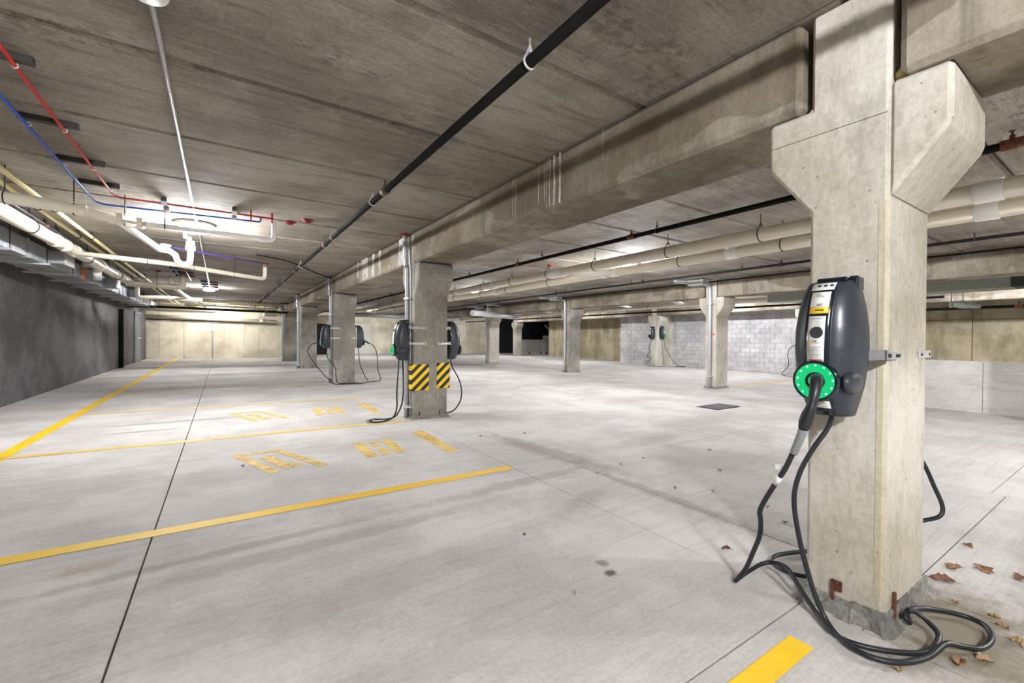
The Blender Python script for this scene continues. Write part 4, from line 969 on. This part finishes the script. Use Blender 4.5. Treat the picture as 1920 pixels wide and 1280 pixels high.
def stencil(dx, dy, label, sy=1.0, sx=1.0):
    t = empty('floor_stencil', (dx, dy, fz(dx, dy)), 0, label, 'floor marking')
    def q(nm, pts):
        m = MB(); m.poly([(dx + x * sx, dy + y * sy, fz(dx + x * sx, dy + y * sy) + .0025) for x, y in pts], .001); m.build(nm, M['stencil'], t)
    for nm, pts in STENCIL: q(nm, pts)
stencil(.06, 4.63, 'worn yellow stencilled marking in the nearer parking bay')
stencil(.06, 7.52, 'fainter worn yellow stencilled marking in the bay before second column')

# ------------------------------------------------------------------ lamps
def lamp(x, y, label, lit=True, z=CEIL, grp=None, cool=False, r=.15, near=False, dim=False):
    t = empty('ceiling_light', (x, y, z), 0, label, 'light', grp)
    MB().lathe([(r * 1.2, 0), (r * 1.28, -.012), (r * 1.28, -.04), (r * .9, -.046)], (x, y, z), 2, 24).build('lamp_base', M['lens_off'], t)
    k = 'lens_dim' if dim else 'lens_near' if near else 'lens_cool' if cool else 'lens'
    MB().lathe([(r * .93, -.047), (r, -.055), (r, -.105), (r * .97, -.115)], (x, y, z), 2, 28).build('lens', M[k] if lit else M['lens_off'], t)
    MB().lathe([(r * .985, -.1155), (r * .9, -.128), (.001, -.134)], (x, y, z), 2, 28).build('lens_bottom', M[k + '_bottom'] if lit else M['lens_off'], t)
lamp(-.33, -2.1, 'ceiling lamp behind the camera in left bay', near=True)
lamp(-.285, 2.50, 'unlit round white fixture at the top of the photo above the conduit', lit=False, r=.085)
lamp(-.34, 7.8, 'brightest ceiling lamp, glaring beside the white trap pipe', r=.19)
lamp(-.38, 17.7, 'second glowing ceiling lamp along the left conduit')
lamp(-.35, 25.6, 'farthest glowing ceiling lamp before the far left wall', z=2.80, dim=True)
lamp(7.3, -2.2, 'lamp of the second bay behind the camera', near=True)
for y, lb in ((6.4, 'lamp of the second bay above the fat white pipes'), (13.2, 'lamp of the second bay between the far columns'), (26.2, 'lamp of second bay nearest the far wall')):
    lamp(7.3, y, lb, cool=(y < 10))
for y, lb in ((1.8, 'lamp above the ramp beyond the parapet'), (9.6, 'lamp lighting the block wall'), (18.0, 'lamp before the cast wall panels'), (24.6, 'added lamp brightening the dark equipment recess')):  # the recess lamp is added to brighten the cabinets
    lamp(15.6, y, lb, cool=(y < 15))

# ------------------------------------------------------------------ things on the far walls and in the recess
jb = empty('junction_box', (-.42, 27.2, 2.6), 0, 'small grey junction box with conduit on far left wall', 'junction box')
MB().box(-.62, 27.18, 2.50, -.28, 27.30, 2.72, .01).build('box', M['grey_box'], jb)
MB().tube([(-.44, 27.25, .14), (-.44, 27.25, 2.52)], .03, 10).build('conduit', M['conduit'], jb)
MB().box(-.6, 27.22, 1.98, -.28, 27.26, 2.02).box(-.6, 27.22, 1.55, -.28, 27.26, 1.59).build('strap', M['steel'], jb)
ub = empty('unit_box', (2.1, 25.6, 2.2), 0, 'pale hanging unit box with yellow label near far left wall', 'unit box')
MB().box(1.70, 24.6, 2.30, 2.28, 25.2, 2.55, .02).build('housing', M['grey_box'], ub)
MB().box(1.9, 24.59, 2.50, 2.05, 24.60, 2.54).build('yellow_label', M['yellow_print'], ub)
MB().tube([(1.75, 24.9, 2.5), (1.75, 24.9, CEIL)], .015, 6).tube([(2.2, 24.9, 2.5), (2.2, 24.9, CEIL)], .015, 6).build('rod', M['steel_dark'], ub)
wp = empty('wall_pipe', (11.3, 30.5, 1), 0, 'white vertical drain pipe with offset on the far wall', 'pipe')
MB().tube([(14.4, 30.65, .1), (14.4, 30.65, .85), (14.55, 30.65, 1.0), (14.55, 30.65, 2.35)], .09, 12).build('pipe_body', M['pvc_white'], wp)
MB().box(14.4, 30.5, 2.35, 16.2, 30.74, 2.55).build('cross_beam', M['parapet'], wp)
q = empty('equipment_cabinet', (20.4, 27.6, 0), 0, 'long low pale cabinet on feet inside the dark recess', 'cabinet')
for k in range(3): MB().box(19.5 + k * .72, 27.3, .30, 20.2 + k * .72, 28.2, 1.22, .015).build('cabinet_bay', M['grey_box'], q)
for k in range(3):
    MB().box(19.5 + k * .72 + .52, 27.28, .5 + 0.0, 19.5 + k * .72 + .60, 27.3, .53).box(19.5 + k * .72 + .52, 27.28, 1.03, 19.5 + k * .72 + .60, 27.3, 1.06).build('latch', M['ink'], q)
MB().box(19.5, 27.34, .06, 21.65, 28.16, .30, .01).build('skid', M['parapet'], q)
for xx in (19.75, 20.9, 21.4): MB().box(xx, 27.325, .10, xx + .12, 27.345, .26).build('skid_opening', M['ink'], q)
q = empty('equipment_cabinet', (22.4, 27.6, 0), 0, 'taller cream cabinet with two ducts on top inside the dark recess', 'cabinet')
MB().box(21.75, 27.25, .35, 22.45, 28.2, 1.55, .015).box(22.47, 27.25, .35, 23.3, 28.2, 1.55, .015).build('cabinet_bay', M['panel'], q)
MB().box(21.75, 27.3, .08, 23.3, 28.15, .35, .01).build('skid', M['parapet'], q)
for xx in (22.1, 22.75): MB().tube([(xx, 27.7, 1.55), (xx, 27.7, 1.95)], .09, 12).tube([(xx, 27.7, 1.95), (xx - .5, 27.7, 2.4)], .05, 8).build('stack', M['steel'], q)
MB().tube([(21.68, 27.1, .1), (21.68, 27.1, 2.4)], .03, 8).build('post', M['ink'], q)
q = empty('leaning_panel', (19.7, 1.3, 0), 0, 'cream panel standing against the wall beyond the low parapet', 'panel')
MB().box(19.5, -.2, -1.6, 19.62, 1.30, 1.72, .01).build('panel_board', M['parapet'], q)
MB().box(19.44, -.2, -1.6, 19.5, -.1, 1.72).box(19.44, 1.2, -1.6, 19.5, 1.30, 1.72).box(19.44, -.1, 1.62, 19.5, 1.2, 1.72).build('frame', M['panel'], q)
tag(MB().box(19.5, 1.45, -1.6, 19.98, 1.75, 1.5, .01).build('dark_void', M['steel_dark']), 'dark void beside the cream panel beyond the parapet', 'void')  # dark box drawn in place of the shaded void beside the panel
tag(MB().tube([(13.2, 2.62, 2.12), (13.2, 2.58, 2.12)], .075, 14).tube([(13.2, 2.58, 2.12), (13.2, 2.42, 2.10), (13.2, 2.16, 2.04)], [.06, .09, .035], 14, smooth=3).tube([(13.2, 2.6, 2.15), (13.2, 2.6, CEIL)], .008, 6).build('hanging_device', M['duct_green']), 'grey tapered device hanging from a rod beyond the parapet', 'device')

# ------------------------------------------------------------------ fallen leaves
def leaf_mesh(seed, L=.06):
    r = random.Random(seed); m = MB(); n = 9; top = []; bot = []
    for i in range(n + 1):
        u = i / n; wv = sin(pi * min(1, u * 1.02)) ** .7 * (.30 + .16 * (i % 2)) * L * r.uniform(.8, 1.1)
        zc = .004 + .010 * sin(u * pi * r.uniform(.8, 1.6)) + .002 * r.random()
        top.append((u * L - L / 2, wv, zc + .012 * r.random())); bot.append((u * L - L / 2, -wv, zc + .010 * r.random()))
    mid = [m.bm.verts.new((p[0], 0, .003 + .004 * r.random())) for p in top]
    T = [m.bm.verts.new(p) for p in top]; B = [m.bm.verts.new(p) for p in bot]
    for i in range(n):
        m.bm.faces.new((mid[i], mid[i + 1], T[i + 1], T[i])); m.bm.faces.new((mid[i + 1], mid[i], B[i], B[i + 1]))
    m.tube([(-L / 2 - .018, .002, .003), (-L / 2, 0, .004)], .0012, 4)
    return m
leaves = [(2.8, 4.93, .05, 'leaf_tan', 'curled tan leaf on floor right of the second stencil, by the joint'), (3.406, 4.80, .045, 'leaf', 'small leaf beyond the joint past the striped-plate column'),
 (2.994, 3.015, .055, 'leaf_tan', 'upright tan leaf right on the long dark floor joint'), (3.826, 3.142, .05, 'leaf', 'faint leaf behind the one on the dark joint'), (3.424, 3.104, .05, 'leaf_tan', 'pale leaf just beyond the leaf on the dark joint'),
 (4.787, 2.967, .05, 'leaf_tan', 'tan leaf near the floor beyond the charger plug'), (4.145, 2.464, .055, 'leaf_tan', 'thin tan leaf left of the hanging grey sleeve'), (3.509, 2.146, .06, 'leaf_tan', 'curled tan leaf on the shaded floor left of the cable'),
 (3.295, 2.368, .045, 'leaf_tan', 'small tan leaf left of the curled one on the shaded floor'), (2.614, 1.506, .07, 'leaf_red', 'flat reddish leaf just left of the floor cable bend'), (1.65, 2.317, .03, 'leaf', 'tiny brown leaf alone in the middle of the near bay'),
 (3.547, 1.712, .05, 'leaf', 'brown leaf between the two hanging cables, upper'), (3.358, 1.496, .055, 'leaf_red', 'reddish brown leaf between the two hanging cables, lower'), (1.492, 1.653, .03, 'leaf_tan', 'tiny tan leaf near the dark oil spot'),
 (3.99, .692, .055, 'leaf', 'brown leaf farthest right of the nearest column'), (3.531, .667, .09, 'leaf', 'large curled brown leaf right of the nearest column, left of pair'), (3.305, .672, .11, 'leaf_red', 'long reddish curled leaf beside the nearest column base'),
 (3.659, .567, .10, 'leaf', 'large curled leaf right of the pair by nearest column'), (3.694, .434, .08, 'leaf_red', 'pinkish leaf at right edge of the photo'), (2.295, .659, .05, 'leaf_red', 'orange-brown leaf caught under the floor cable'),
 (2.239, .590, .06, 'leaf_tan', 'curled tan leaf below the floor cable at bottom edge'), (2.98, .404, .05, 'leaf', 'leaf just outside the cable coil at right'), (3.055, .441, .045, 'leaf_tan', 'tan leaf along the raised joint right of the coil'),
 (3.052, .571, .03, 'leaf', 'tiny leaf at the damp edge of the slab by column base'), (2.497, .452, .055, 'leaf', 'brown leaf below the cable coil, left'), (2.606, .397, .06, 'leaf_tan', 'tan leaf below the cable coil, right'),
 (2.883, .342, .06, 'leaf_tan', 'straw-coloured leaf at right bottom edge beyond the coil'), (.166, 4.978, .05, 'leaf_red', 'tiny reddish leaf left of the nearer stencil')]
for i, (x, y, L, mt, lb) in enumerate(leaves):
    o = leaf_mesh(i, L * (.8 if y > 1.2 else 1)).build('fallen_leaf', M[mt]); o.location = (x, y, fz(x, y) + .001); o.rotation_euler = (0, 0, random.uniform(0, 6.28)); tag(o, lb, 'leaf')
